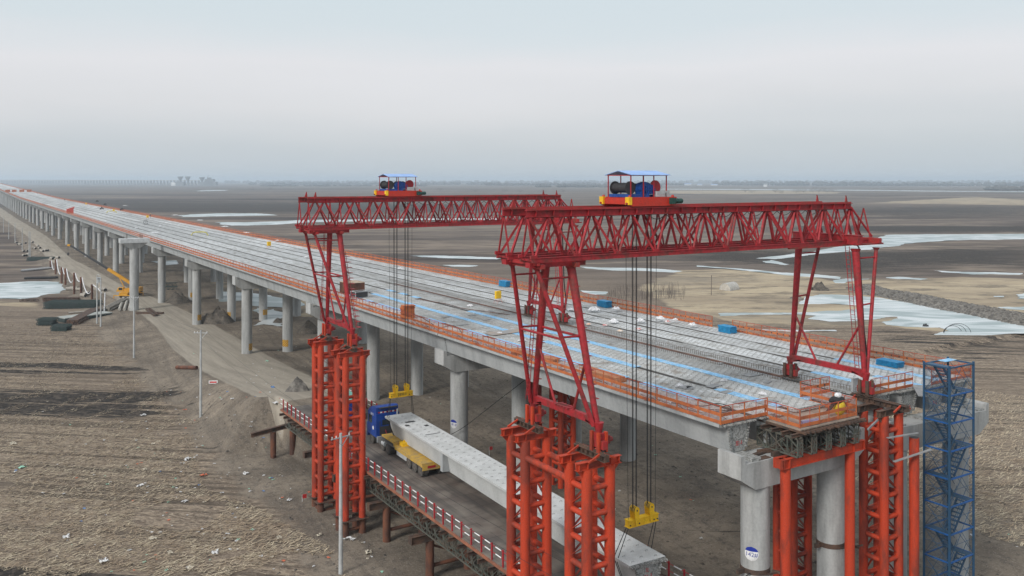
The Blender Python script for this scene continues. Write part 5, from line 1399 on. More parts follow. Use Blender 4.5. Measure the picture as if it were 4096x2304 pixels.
for q, (px, py, w_) in enumerate(((488, 842, 'right'), (420, 822, 'middle'), (388, 808, 'left'), (407, 838, 'nearest'))):
    x, y = onD(px, py); o = thing('compactor', f'small dark machine on the far deck, {w_} of the four near the far railing', 'machine', (x, y, 16.02), q, 'small dark machines on the far deck')
    b = MB(); b.box(-.9, .9, -.45, .45, .35, .85); b.box(-.35, .35, -.3, .3, .85, 1.3); part('body', b, dark, o)
    b = MB()
    for i in (-.7, .7):
        for j in (-.5, .5): b.tube((i, j-.08, .25), (i, j+.08, .25), .25, 12)
    part('wheel', b, blk, o)
    b = MB(); b.bar((.8, 0, .7), (1.4, 0, 1.3), .07, .07); b.bar((1.4, -.3, 1.3), (1.4, .3, 1.3), .05, .05); part('handle', b, M('machine_tan', (.5, .45, .3), .7) if q == 2 else dark, o)
for q, x in enumerate((43.6, 50.0, 57.6, 65.0)):
    b = MB(); b.box(-2.4, 2.4, -.6, .6, 0, 2.6); b.box(-2.5, 2.5, -.65, .65, 2.6, 2.75)
    for i in range(6): b.box(-2.35+i*.92, -2.25+i*.92, -.66, -.6, 0, 2.6)
    solo('orange_screen', b, orange, f'orange boxed screen across the far end of the deck, {ordn(q+1)} from the near edge', 'screen', 'orange screens across the far deck', loc=(x, 1150, 16+grade(1150)))
x, y = onD(277, 842); b = MB(); b.box(-1.4, 1.4, -1.2, 1.2, 0, 2.0); b.prism([(-1.4, 2), (1.4, 2), (1.9, 3.1)], -1.2, 1.2)
solo('red_skip', b, M('skip_red', (.50, .07, .05), .6), 'bright red skip standing on the near edge of the far deck', 'skip', loc=(42.4, 455, 16.02))
# yellow water bag with dark tarpaulin on the platform
o = thing('water_bag', 'yellow bag with dark tarpaulin and white sack on the jutting platform', 'bag', (50.2, 38.4, 15.78))
b = MB(); b.ball((0, 0, .55), .55, 14, 8, (.75, .75, 1)); part('yellow_bag', b, M('bag_yellow', (.70, .52, .02), .5), o)
b = MB(); b.ball((-.15, .1, 1.05), .55, 12, 6, (1.2, .8, .45), .08); b.bar((-.4, 0, 1.0), (-1.0, .2, .3), .3, .06); part('tarpaulin', b, blk, o)
b = MB(); b.ball((-.1, .0, 1.38), .28, 9, 5, (1, .8, .6), .15); part('white_sack', b, cloth, o)
o = thing('blue_gas_roll', 'lilac roll of sheeting lying on the jutting platform', 'roll', (46.2, 38.1, 15.95)); b = MB(); b.tube((-.2, 0, 0), (1.3, -.15, 0), .14, 12); part('roll', b, M('lilac', (.35, .38, .62), .7), o)
b = MB(); b.box(-.35, .35, -.08, .08, 0, .95); b.box(-.03, .03, -.09, -.08, 0, .95)
solo('grey_cabinet', b, grey, 'grey cabinet on the sill of the right gantry legs', 'cabinet', loc=(56.2, 41.6, 16.0))
# dark hoses
def hose(label, pts, r=.03, mat_=blk):
    P = [Vector(p) for p in pts]; out = []
    for i in range(len(P)-1):
        p0, p1, p2, p3 = P[max(i-1, 0)], P[i], P[i+1], P[min(i+2, len(P)-1)]
        for t in np.linspace(0, 1, 6, endpoint=False):
            out.append(.5*((2*p1)+(-p0+p2)*t+(2*p0-5*p1+4*p2-p3)*t*t+(-p0+3*p1-3*p2+p3)*t**3))
    out.append(P[-1]); b = MB(); b.path(out, r, 6); solo('hose', b, mat_, label, 'hose')
hose('black hose looping beside the near railing at the deck end', [(42.0, 46, 16.1), (43.2, 44.2, 16.1), (43.9, 43.4, 16.35), (44.6, 42.9, 16.1), (43.4, 42.3, 16.08), (42.6, 43.6, 16.08), (44.9, 41.6, 16.08)])
hose('dark cable tangle on the near railing left of the gantry leg', [(41.3, 86, 17.2), (41.6, 84, 16.9), (42.5, 82.5, 16.1), (41.9, 81, 16.3), (42.8, 79.5, 16.7), (43.1, 78.4, 16.1), (42.0, 77.5, 16.2)])
hose('thin brown cable lying across the deck left of the yellow electric box', [(50.2, 104, 16.1), (51.5, 98, 16.1), (51.3, 93, 16.15), (52.6, 89, 16.1), (53.6, 86, 16.1)], .04, rust)
hose('black cable running down from the first pier clamp to the ground', [(42.6, 39.3, 6.6), (41.9, 40.6, 5.0), (41.4, 42.6, 2.0), (41.0, 44.5, .0), (40.9, 47, -.7)], .035)
hose('black cable slung from the second pier row past the trestle', [(54.5, 78.0, 12.5), (47.5, 78.6, 8.5), (43.2, 78.7, 6.2), (40.8, 80.2, 4.9)], .03)

# ------------------------------------------------------------------ poles and wires on the left field
def upole(label, x, y, h, arm=True, dbl=False, rz=0.0):
    z = gz1(x, y)-.3
    o = thing('utility_pole', label, 'utility pole', (x, y, z), rz, 'grey concrete utility poles')
    b = MB(); b.tube((0,0,0), (0,0,h), .19, 14, .115); part('pole', b, pole, o)
    if arm:
        b = MB(); b.bar((-.95, 0, h-.35), (.95, 0, h-.35), .08, .08); b.bar((0, 0, h-1.25), (.75, 0, h-.38), .05, .05); part('crossarm', b, grey, o)
        b = MB()
        for q in (-.85, -.45, .85): b.tube((q, 0, h-.31), (q, 0, h-.14), .045, 8)
        part('insulator', b, white, o)
    return o, Vector((x, y, z+h-.2))
def base(px, py, z=-1.0): return P2W(px, py, z)
p1, t1 = upole('tall grey pole in front of the far gantry towers', *base(1363, 2290), 12.0, rz=.25)
p2, t2 = upole('grey pole with crossarm on the field left of the trestle', *base(803, 1686), 12.0, rz=-.6)
p3, t3 = upole('grey pole below the hammerhead pier', *base(536, 1438), 11.6, rz=-.6)
p4, t4 = upole('left pole of the transformer pair by the haul road', *base(388, 1297), 11.2, False)
p5, t5 = upole('right pole of the transformer pair by the haul road', *base(403, 1309), 11.0, False)
v = Vector(base(388, 1297)+(0,)); v2 = Vector(base(403, 1309)+(0,))
o = thing('transformer', 'grey transformer on its platform between the paired poles', 'transformer', (*((v+v2)/2).xy, gz1(*((v+v2)/2).xy)+9.6), math.atan2(v2.y-v.y, v2.x-v.x))
b = MB(); b.box(-.45, .45, -.35, .35, 0, 1.1); b.box(-.55, .55, -.45, .45, .9, 1.0); part('tank', b, grey, o)
b = MB(); b.bar((-1.6, .3, -.1), (1.6, .3, -.1), .1, .12); b.bar((-1.6, -.3, -.1), (1.6, -.3, -.1), .1, .12); b.bar((-1.9, 0, 1.6), (1.9, 0, 1.6), .08, .08); part('platform', b, grey, o)
for lab, px, py, h in (('paired pole beside the concrete pipes, nearer one', 121, 1029, 11), ('paired pole beside the concrete pipes, farther one', 116, 1022, 11), ('far grey pole, third from the left edge', 89, 997, 11), ('far grey pole, second from the left edge', 60, 967, 10.5), ('far grey pole closest to the left edge', 35, 953, 10.5), ('tiny far pole at the left picture edge', 14, 928, 10)):
    upole(lab, *base(px, py, -.5), h, False)
def wire(label, a, c, sag=.8):
    n = 14; pts = [a.lerp(c, i/n)-Vector((0, 0, sag*4*(i/n)*(1-i/n))) for i in range(n+1)]
    b = MB(); b.path(pts, .013, 4); solo('overhead_wire', b, rope, label, 'wire', 'overhead wires between the poles')
for q, d in ((0, -.85), (1, .85)):
    s_ = ('left', 'right')[q]
    wire(f'{s_} thin wire from the tall front pole to the field pole', t1+Vector((d, .2*d, 0)), t2+Vector((d*.8, -.5*d, 0)))
    wire(f'{s_} thin wire from the field pole to the pole below the hammerhead', t2+Vector((d*.8, -.5*d, 0)), t3+Vector((d*.8, -.5*d, 0)))
    wire(f'{s_} thin wire from the tall front pole toward the camera side', t1+Vector((d, .2*d, 0)), Vector((33+d, 20+q, 9)), 1.2)

# ------------------------------------------------------------------ mobile crane and building material by the haul road
cx_, cy_ = P2W(487, 1187, 0)
rd = Vector((C_, -S_, 0))
CR = math.radians(88); mc = thing('mobile_crane', 'yellow mobile crane with a long dark boom standing behind the hammerhead pier', 'mobile crane', (cx_+1.6, cy_-.8, gz1(cx_, cy_)+.05), -TH)
b = MB(); b.box(-2.8, 6.0, -1.2, 1.2, .75, 1.25); b.box(-3.1, -2.8, -1.15, 1.15, .6, 1.2); b.box(-2.9, -1.2, -1.2, 1.2, 1.25, 1.5); part('carrier', b, craney, mc, rz=CR)
b = MB(); b.box(-2.4, -1.0, -1.15, -.2, 1.5, 2.6); b.prism([(-2.4, 1.5), (-2.9, 1.5), (-2.4, 2.5)], -1.15, -.2); cabm = part('operator_cab', b, craney, mc)
b = MB(); b.box(-2.2, -1.2, -1.157, -1.151, 1.9, 2.5); b.box(-2.42, -2.402, -1.05, -.3, 1.9, 2.5); part('window', b, glass, cabm)
b = MB(); b.box(-1.0, 3.2, -1.0, 1.0, 1.5, 2.3); b.box(2.2, 3.4, -1.2, 1.2, 1.5, 2.6); part('turret', b, craney, mc)
b = MB(); d = Vector((-17.6, 0, 11.0)); a = Vector((1.8, 0, 2.9)); e1 = a+d*.42
b.bar(a, e1, .62, .72); part('boom_base', b, craney, mc)
b = MB(); b.bar(a+d*.40, a+d*.72, .46, .52); b.bar(a+d*.70, a+d, .36, .42); part('boom_extension', b, dark, mc)
b = MB(); tp = a+d; b.bar(tp, tp+Vector((-.7, 0, .1)), .5, .5); part('boom_head', b, craney, mc)
b = MB(); b.tube((-.8, -.4, 2.2), tuple(a+d*.25-Vector((0, 0, .3))), .12, 8); part('luffing_ram', b, craney, mc)
b = MB(); b.tube(tp+Vector((-.6, 0, 0)), tp+Vector((-.6, 0, -2.0)), .03, 6); b.ball(tuple(tp+Vector((-.6, 0, -2.3))), .32, 8, 6, (1, .6, 1.4)); part('hook', b, dark, mc)
for x in (-2.2, -.7, 3.9, 5.3):
    for s in (-1, 1): link('wheel', WH, mc, (x*math.cos(CR)-s*1.05*math.sin(CR), x*math.sin(CR)+s*1.05*math.cos(CR), .53), rz=math.pi/2+CR)
b = MB()
for x in (-3.0, 3.0):
    for s in (-1, 1): b.bar((x, 0, .7), (x, s*2.6, .7), .22, .22); b.tube((x, s*2.6, 0), (x, s*2.6, .8), .09, 8); b.tube((x, s*2.6, 0), (x, s*2.6, .08), .3, 12)
part('outrigger', b, craney, mc, rz=CR)

# row of rusty piles with a white hose looped between them
PL = [(202, 1073, 34), (223, 1092, 60), (247, 1122, 63), (262, 1130, 66), (297, 1166, 84), (324, 1174, 72), (368, 1194, 58)]
tops = []
for q, (px, py, hp) in enumerate(PL):
    x, y = P2W(px, py, -.3); dd = x*S_+y*C_; h = hp*dd/F; z = gz1(x, y)
    b = MB(); b.tube((0, 0, -.5), (0, 0, h), .30, 12); 
    solo('rusty_pile', b, rust, f'rusty pipe pile, {ordn(q+1)} from the far end of the row by the haul road', 'pipe pile', 'rusty piles beside the haul road', loc=(x, y, z)); tops.append(Vector((x+.25, y-.3, z+h-.1)))
pts = []
for a, c in zip(tops[:-1], tops[1:]):
    for t in np.linspace(0, 1, 9, endpoint=False): pts.append(a.lerp(c, t)-Vector((0, 0, 3.4*4*t*(1-t)*min(1, (c-a).length/12))))
pts.append(tops[-1]); x, y = P2W(408, 1200, -.3); pts += [tops[-1].lerp(Vector((x, y, 2)), .5), Vector((x, y, 1.5))]
b = MB(); b.path(pts, .13, 6); solo('white_hose', b, cloth, 'white lagged hose looped over the rusty piles by the haul road', 'hose')
b = MB(); x, y = P2W(417, 1252, -.6); b.tube((x, y, -.6), (x+.2, y, 4.3), .14, 8); solo('white_post', b, cloth, 'white lagged pipe standing right of the transformer poles', 'pipe')
# concrete pipes lying in groups
PG = [(203,968,'a'),(212,968,'a'),(78,969,'b')]
groups = [([(66, 966), (72, 973), (80, 974)], 'leftmost group near the far poles'), ([(103, 971), (128, 972)], 'group behind the paired poles'), ([(95, 1000), (110, 1000)], 'pair below the paired poles'), ([(95, 1019), (104, 1018), (112, 1016)], 'row just left of the dark stack'),
          ([(133, 994), (140, 997), (152, 990), (158, 996)], 'pile beside the haul road'), ([(169, 1010), (180, 1007), (190, 1006)], 'row beside the haul road'), ([(207, 1040), (231, 1036)], 'pair right of the dark stack'),
          ([(283, 1150), (296, 1148), (310, 1153)], 'reddish row behind the tall piles'), ([(334, 1182), (342, 1178), (352, 1175)], 'row at the foot of the tall piles'), ([(408, 1163), (420, 1168)], 'pair beside the mobile crane')]
for g, lab in groups:
    for q, (px, py) in enumerate(g):
        x, y = P2W(px, py+2, -.4); z = gz1(x, y); b = MB(); b.tube((0, -1.3, .5), (0, 1.3, .5), .5, 16, caps=False); b.tube((0, -1.28, .5), (0, 1.28, .5), .40, 16, caps=False)
        b.mat(1); b.tube((0, -1.1, .5), (0, 1.1, .5), .395, 12); b.mat(0)
        solo('concrete_pipe', b, [M('pipe_tan', (.34, .31, .27), .9), dark], f'short concrete pipe, {ordn(q+1)} from the left, {lab}', 'concrete pipe', 'concrete pipes lying beside the haul road', loc=(x, y, z-.05), rz=random.uniform(-.25, .25)+(.9 if 'reddish' in lab else .15))
# dark stacks of truss panels
def lattice_stack(label, px0, px1, py, hp, depth=2.4, n=5, z=-.4, mat_=bstack, layers=4):
    (xa, ya), (xb, yb) = P2W(px0, py, z), P2W(px1, py, z); ln = math.hypot(xb-xa, yb-ya); d0 = xa*S_+ya*C_; h = hp*d0/F
    o = thing('panel_stack', label, 'panel stack', (xa, ya, gz1(xa, ya)-.1), math.atan2(yb-ya, xb-xa), 'dark stacks of truss panels and steel on the ground')
    for l in range(layers):
        b = MB(); z0 = l*h/layers; z1 = z0+h/layers*.92
        for q in range(n):
            y = q*depth/(n-1)+random.uniform(-.06, .06); xx = random.uniform(-.15, .15)
            b.bar((xx, y, z0+.06), (xx+ln, y, z0+.06), .10, .12); b.bar((xx, y, z1-.06), (xx+ln, y, z1-.06), .10, .12)
            m = max(2, int(ln/1.3))
            for i in range(m): b.bar((xx+i*ln/m, y, z0), (xx+(i+.5)*ln/m, y, z1), .07, .07); b.bar((xx+(i+.5)*ln/m, y, z1), (xx+(i+1)*ln/m, y, z0), .07, .07); b.bar((xx+i*ln/m, y, z0), (xx+i*ln/m, y, z1), .08, .08)
        part('panel_layer', b, mat_, o)
    return o
lattice_stack('upright dark green bundle of truss panels on the edge of the field', 147, 212, 1292, 31)
lattice_stack('dark green bundle of truss panels nearest the camera on the field', 203, 267, 1314, 26)
lattice_stack('dark heap of truss panels beside the paired poles', 106, 205, 1039, 16, 4)
lattice_stack('large dark heap of truss panels beside the frozen pond', 172, 375, 1226, 30, 5, 7)
lattice_stack('brown bundle of steel beams on top of the pond bank', 170, 310, 1196, 18, 1.6, 8, mat_=brn, layers=2)
lattice_stack('small brown bundle of steel beams at the pond edge', 79, 150, 1196, 12, 1.2, 5, mat_=brn, layers=1)
lattice_stack('green truss panels leaning between the pier columns', 652, 708, 1166, 32, .5, 2, layers=2)
def logs(label, px0, py0, px1, py1, n, r, mat_, sp=.5, z=-.5, name='steel_beams', cat='steel beams', hh=1):
    (xa, ya), (xb, yb) = P2W(px0, py0, z), P2W(px1, py1, z); a = Vector((xa, ya, gz1(xa, ya)+r)); c = Vector((xb, yb, gz1(xb, yb)+r)); d = (c-a).normalized(); s = Vector((-d.y, d.x, 0))
    o = thing(name, label, cat, (0, 0, 0)); n_ = 0
    for l in range(hh):
        for q in range(n-l):
            k = s*(q-(n-l-1)/2)*sp+Vector((0, 0, l*r*1.8)); e = d*random.uniform(-.6, .6); b = MB(); b.tube(a+k+e, c+k+e, r, 10) if mat_ not in (brn,) else b.bar(a+k+e, c+k+e, r*1.7, r*1.7)
            part('piece', b, mat_, o)
logs('long brown steel beams piled beside the poles on the field edge', 290, 1290, 385, 1245, 5, .3, brn, .62, hh=2)
logs('grey concrete piles lying behind the poles toward the hammerhead pier', 425, 1245, 500, 1215, 4, .28, M('pile_tan', (.27, .25, .22), .9), .65, name='concrete_piles', cat='concrete piles', hh=2)
logs('long thin concrete pile lying left of the poles', 275, 1246, 400, 1242, 1, .22, M('pile_tan', (.27, .25, .22), .9), name='concrete_piles', cat='concrete piles')
logs('pale concrete piles at the foot of the hammerhead pier', 497, 1250, 512, 1205, 3, .35, M('pile_pale', (.40, .38, .34), .9), 1.1, name='concrete_piles', cat='concrete piles')
logs('short brown beams lying right of the hammerhead pier', 548, 1262, 650, 1264, 2, .22, brn, .8)
logs('pair of crossed rusty beams right of the hammerhead pier', 592, 1248, 625, 1275, 2, .25, brn, .7)
logs('black pipes lying on the far bank of the frozen pond', 100, 1110, 225, 1108, 2, .35, blk, .9, name='black_pipes', cat='pipes')
logs('grey brown beams lying behind the frozen pond', 82, 1080, 207, 1074, 4, .3, plate, .8)
b = MB(); (xa, ya) = P2W(260, 1285, -.6); b.box(0, 11, 0, 3.6, 0, .9); b.mat(1); b.box(-.1, 11.1, -.1, 3.7, .9, 1.1)
solo('stacked_slabs', b, [bstack, M('slab_top', (.36, .38, .36), .8)], 'dark stack with a pale flat top beside the brown beams', 'slab stack', loc=(xa, ya, gz1(xa, ya)), rz=.35)
# rusty pipe and marker things on the field
o = thing('rusty_pipe', 'short rusty pipe lying on the bank left of the haul road', 'pipe', (0, 0, 0)); a = Vector((*P2W(707, 1492, -.8), 0)); c = Vector((*P2W(787, 1508, -.8), 0)); a.z = gz1(a.x, a.y)+.3; c.z = gz1(c.x, c.y)+.3
b = MB(); b.tube(a, c, .31, 18, caps=False); b.tube(a, c, .28, 18, caps=False); b.tube(a+(c-a)*.02, a+(c-a)*.98, .275, 12); part('pipe', b, rust, o)
def flag(label, px, py, z=-1.0, h=.7):
    x, y = P2W(px, py, z); zz = gz1(x, y); o = thing('marker_flag', label, 'flag', (x, y, zz)); b = MB(); b.bar((0, 0, 0), (0, 0, h), .04, .04); part('stick', b, white, o); b = MB(); b.box(0, .45, -.02, .02, h-.4, h); part('cloth', b, signred, o)
flag('little red flag on the ground left of the far gantry towers', 1209, 2010); flag('little red marker beyond the loaded girder', 1957, 1815, -.9, 1.0)
b = MB(); x, y = P2W(853, 1610, -1); b.box(-.65, .65, -.03, .03, .1, .55); b.mat(1); b.box(-.5, .5, -.035, -.031, .2, .42)
solo('red_white_board', b, [white, signred], 'small white board with red writing lying at the field edge', 'board', loc=(x, y, gz1(x, y)), rz=-.5)

# soil heaps
def soilheap(label, px, py, wp, hp, z=0.0, mat_=soil, dep=.8):
    x, y = P2W(px, py, z); d0 = x*S_+y*C_; w_ = wp*d0/F/2; h = hp*d0/F; n = 30; vs = []
    for j in range(n+1):
        for i in range(n+1):
            u, v = i/n*2.2-1.1, j/n*2.2-1.1; r = math.hypot(u, v); e = max(0, 1-r)**.8
            nzv = float(vnoise(np.array([u*w_+x*3]), np.array([v*w_+y]), 1.6, 11)[0])+.5*float(vnoise(np.array([u*w_+x*3]), np.array([v*w_+y]), .7, 12)[0])
            vs.append((u*w_, v*w_*dep, -.5+e*(h+.5)*(1+nzv*.7)+nzv*.25*(e > 0)))
    b = MB(); b.add(vs, [(j*(n+1)+i, j*(n+1)+i+1, (j+1)*(n+1)+i+1, (j+1)*(n+1)+i) for j in range(n) for i in range(n)], True)
    return solo('soil_heap', b, mat_, label, 'soil heap', loc=(x, y, gz1(x, y)), rz=-TH)
soilheap('dark soil heap between the pier columns left of the pool', 868, 1288, 155, 58); soilheap('brown soil heap farther left under the viaduct', 712, 1208, 125, 42)
soilheap('soil heap right of the pool under the viaduct', 1235, 1330, 110, 40, 0, soil); soilheap('grey rubble heap behind the bent at the trestle end', 1190, 1690, 120, 50, -.5, stone, .5)
soilheap('dry soil ridge beside the left gantry tower', 1130, 1285, 100, 30)

# ------------------------------------------------------------------ right side: causeway, culverts, greenhouse, bushes
def cway():
    cl_ = [P2W(x, y, -.3) for x, y in cF([(1080, 490), (1200, 535), (1400, 560), (1600, 598), (1800, 640), (2000, 680), (2200, 715), (2450, 765), (2700, 815), (2950, 860)])]
    b = MB(); n = 150; m = 14; vs = []
    P = [Vector((x, y, 0)) for x, y in cl_]; L_ = [0]
    for a, c in zip(P[:-1], P[1:]): L_.append(L_[-1]+(c-a).length)
    for i in range(n+1):
        s = L_[-1]*i/n; k = max(j for j in range(len(P)-1) if L_[j] <= s+1e-6); t = (s-L_[k])/(L_[k+1]-L_[k]); p = P[k].lerp(P[k+1], t); d = (P[k+1]-P[k]).normalized(); nr = Vector((-d.y, d.x, 0))
        for j in range(m+1):
            u = j/m*2-1; w_ = 7.0+random.uniform(-.4, .4); hgt = (1-abs(u)**2.2)*2.0*min(1, i/8)-.9
            q = p+nr*u*w_; q.z = hgt+random.uniform(-.28, .28)
            q.x += random.uniform(-.3, .3); q.y += random.uniform(-.3, .3); vs.append(tuple(q))
    b.add(vs, [(i*(m+1)+j, i*(m+1)+j+1, (i+1)*(m+1)+j+1, (i+1)*(m+1)+j) for i in range(n) for j in range(m)])
    for q in range(1400):
        s = random.random()*.999*L_[-1]; k = max(j for j in range(len(P)-1) if L_[j] <= s+1e-6); t = (s-L_[k])/(L_[k+1]-L_[k]); p = P[k].lerp(P[k+1], t); d = (P[k+1]-P[k]).normalized(); nr = Vector((-d.y, d.x, 0)); u = random.uniform(-.95, .75)
        c = p+nr*u*7; b.ball((c.x, c.y, (1-abs(u)**2.2)*2.0-.9), random.uniform(.2, .6), 5, 3, (1, 1, .7), .2)
    o = solo('rubble_causeway', b, stone, 'low causeway of grey rubble crossing behind the big frozen pond', 'causeway')
    for (px, py, w_) in (*[(*cF([(1955, 665)])[0], 'left'), (*cF([(2228, 700)])[0], 'middle'), (*cF([(2505, 740)])[0], 'right')],):
        x, y = P2W(px, py, 0); b = MB(); d = Vector((-.35, -.95, 0)); a = Vector((x, y, .15)); b.tube(a, a+d*3.0, 1.0, 20, caps=False); b.tube(a, a+d*3.0, .9, 20, caps=False); b.tube(a, a+d*2.7, .88, 16)
        solo('culvert_pipe', b, dark, f'black culvert pipe mouth in the rubble causeway, {w_} of three', 'culvert', 'culvert pipes through the causeway')
cway()
# tunnel greenhouse
x, y = P2W(2900, 1170, -.5); o = thing('tunnel_greenhouse', 'small pale hooped greenhouse on the sand behind the front truss', 'greenhouse', (x, y, gz1(x, y)), .25)
b = MB(); n = 14; prof = [(1.7*math.cos(math.pi*i/n), 2.0*math.sin(math.pi*i/n)) for i in range(n+1)]
vs = [(0, p[0], p[1]) for p in prof]+[(5.0, p[0], p[1]) for p in prof]; b.add(vs, [(i, i+1, i+n+2, i+n+1) for i in range(n)], True)
for xe in (0.01, 4.99): b.add([(xe, p[0], p[1]) for p in prof], [tuple(range(n+1))])
part('film', b, M('film', (.50, .47, .42), .6, (.36, .33, .29), 2), o)
b = MB()
for q in range(9):
    pr = [(q*.62, p[0]*1.02, p[1]*1.02) for p in prof]; b.path(pr, .06, 5)
part('hoops', b, pole, o)
def grassy(label, px, py, r, h, n, mat_, name='shrub', cat='shrub', group='bare grey shrubs on the far plain', z=-.3):
    x, y = P2W(px, py, z); o = thing(name, label, cat, (x, y, gz1(x, y)-.1), 0, group)
    b = MB(); b.tube((0, 0, 0), (0, 0, h*.6), .03*h, 6, .01*h)
    for q in range(9):
        t = random.uniform(0, 6.28); b.tube((0, 0, h*random.uniform(.15, .45)), (r*.7*math.cos(t), r*.7*math.sin(t), h*random.uniform(.55, .95)), .014*h, 4, .005*h)
    part('trunk', b, M('bark_grey', (.10, .085, .075), .9), o)
    b = MB()
    for q in range(n):
        a = random.uniform(0, 6.28); e = random.random()**.5; zz = random.uniform(.25, 1.0); rr = r*e*math.sin(math.pi*min(1, max(.08, zz*.92)))**.6
        p = Vector((rr*math.cos(a), rr*math.sin(a), zz*h)); d = Vector((random.gauss(0, 1), random.gauss(0, 1), random.gauss(.6, .6))).normalized()*random.uniform(.08, .2)*h; s_ = Vector((random.gauss(0, 1), random.gauss(0, 1), random.gauss(0, .5))).normalized()*.03*h
        b.add([tuple(p), tuple(p+d*.5+s_), tuple(p+d), tuple(p+d*.5-s_)], [(0, 1, 2, 3)])
    part('crown', b, mat_, o)
tw = M('twig_grey', (.105, .088, .078), .95, (.16, .13, .11), .5)
tw2 = M('twig_tan', (.30, .24, .16), .95, (.2, .16, .12), .5)
for q, (px, py, r, h) in enumerate(((2982, 770, 16, 18), (3008, 774, 10, 12), (3102, 772, 12, 17), (3125, 775, 8, 12), (3186, 773, 14, 16), (3213, 772, 13, 15), (3250, 770, 10, 14), (3275, 772, 24, 22), (3308, 771, 16, 17), (3335, 769, 10, 12), (3600, 765, 26, 10), (3650, 764, 20, 9), (4010, 766, 22, 26), (4040, 766, 22, 24), (4070, 768, 22, 26), (3290, 785, 60, 8), (3500, 790, 90, 9), (3720, 786, 70, 8), (2020, 768, 12, 12), (2080, 770, 10, 12), (2170, 772, 13, 14), (2250, 770, 10, 12), (1760, 765, 12, 14), (1080, 760, 10, 12), (1010, 762, 8, 9), (780, 766, 22, 11), (1900, 768, 14, 12))):
    grassy(f'bare grey shrub on the distant plain, {ordn(q+1)} of the scattered ones', px, py, r*1.0, h*.62, 260, tw)
b = MB()
# reed hoops, dead stalks near the pond
x, y = P2W(*cF([(1950, 912)])[0], -.5); b = MB()
for q in range(3):
    r = 3.2-.5*q; b.path([(r*math.cos(t), q*.8, r*.75*math.sin(t)) for t in np.linspace(0, math.pi, 14)], .05, 5)
solo('bent_hoops', b, rope, 'thin bent hoops standing in the ice at the near edge of the big pond', 'hoops', loc=(x, y, -.6), rz=-.4)
x, y = P2W(*cF([(1650, 850)])[0], -.5); heap('small dark stump sticking out of the pond ice', x, y, -.6, .9, dark, 'stump', 'stump', None, 1.2)
x, y = P2W(*cF([(440, 595)])[0], -.5); heap('dark boulder at the left tip of the big pond', x, y, -.7, 2.2, stone, 'boulder', 'boulder', None, .8)
x, y = P2W(*cF([(655, 510)])[0], -.5); heap('dark mound at the top of the big pond', x, y, -.7, 3.2, soil, 'mound', 'mound', None, .8)
# stalks: dead bushes on the sand seen through the ropes
bs = MB()
for q in range(240):
    px = random.uniform(2430, 2740); py = random.uniform(1165, 1212); x, y = P2W(px, py, -.5); z = gz1(x, y); h = random.uniform(.6, 2.6)
    bs.bar((x, y, z-.1), (x+random.uniform(-.2, .2), y+random.uniform(-.2, .2), z+h), .05, .05)
solo('dead_stalks', bs, tw, 'thin dead stalks standing on the sand behind the hoist ropes', 'stalks', kind='stuff')
x, y = P2W(2845, 1188, -.5); b = MB(); b.tube((0, 0, 0), (.1, 0, 5.5), .09, 8); solo('leaning_post', b, tw, 'thin post left of the tunnel greenhouse', 'post', loc=(x, y, gz1(x, y)))

# ------------------------------------------------------------------ far background
wood = M('wood_dark', (.050, .050, .048), .95, (.085, .08, .075), .02)
def belt(label, segs, h, dens):
    b = MB()
    for (px0, py0, px1, py1, hh) in segs:
        (xa, ya), (xb, yb) = P2W(px0, py0), P2W(px1, py1); ln = math.hypot(xb-xa, yb-ya); n = int(ln/dens*1.6)
        for q in range(n):
            t = random.random(); x = xa+(xb-xa)*t; y = ya+(yb-ya)*t; dd = math.hypot(x, y); k = random.uniform(0, 160)/dd; x += x*k; y += y*k
            r = random.uniform(9, 22); hz_ = hh*random.uniform(.65, 1.15); b.ball((x, y, hz_*.5-1), r, 6, 4, (1, 1, hz_*.5/r), .18)
    solo('far_wood', b, wood, label, 'wood', kind='stuff')
belt('far-off belt of bare woods along the horizon', [(1950, 742, 2300, 741, 16), (2300, 740.5, 2760, 741, 17), (2860, 741, 3500, 744, 23), (3500, 743, 4400, 745, 20), (1000, 738, 2000, 738.5, 17), (-300, 737, 700, 737.5, 8), (2150, 749, 2650, 750, 12), (1050, 745, 1700, 744.5, 8), (3950, 762, 4400, 764, 14)], 0, 13)
belt('farthest hazy belt of woods on the horizon', [(900, 732, 2700, 732, 26), (2600, 732, 4500, 732.5, 28)], 0, 22)
# distant viaduct
dv = thing('distant_viaduct', 'long pale viaduct far off on the horizon at the left', 'viaduct', (0, 0, 0))
(xa, ya), (xb, yb) = P2W(-250, 736.0), P2W(860, 740.5); a = Vector((xa, ya, 0)); c = Vector((xb, yb, 0)); 
b = MB(); zt = 31.0; b.bar(a+Vector((0, 0, zt)), c+Vector((0, 0, zt-3)), 14, 3.2); part('deck', b, conc, dv)
me = MB().box(-7, 7, -2.2, 2.2, -2, 27.5).mesh('pier', conc)
for q in range(96): p = a.lerp(c, (q+.5)/96); link('pier', me, dv, (p.x, p.y, 0), math.atan2((c-a).y, (c-a).x)+math.pi/2)
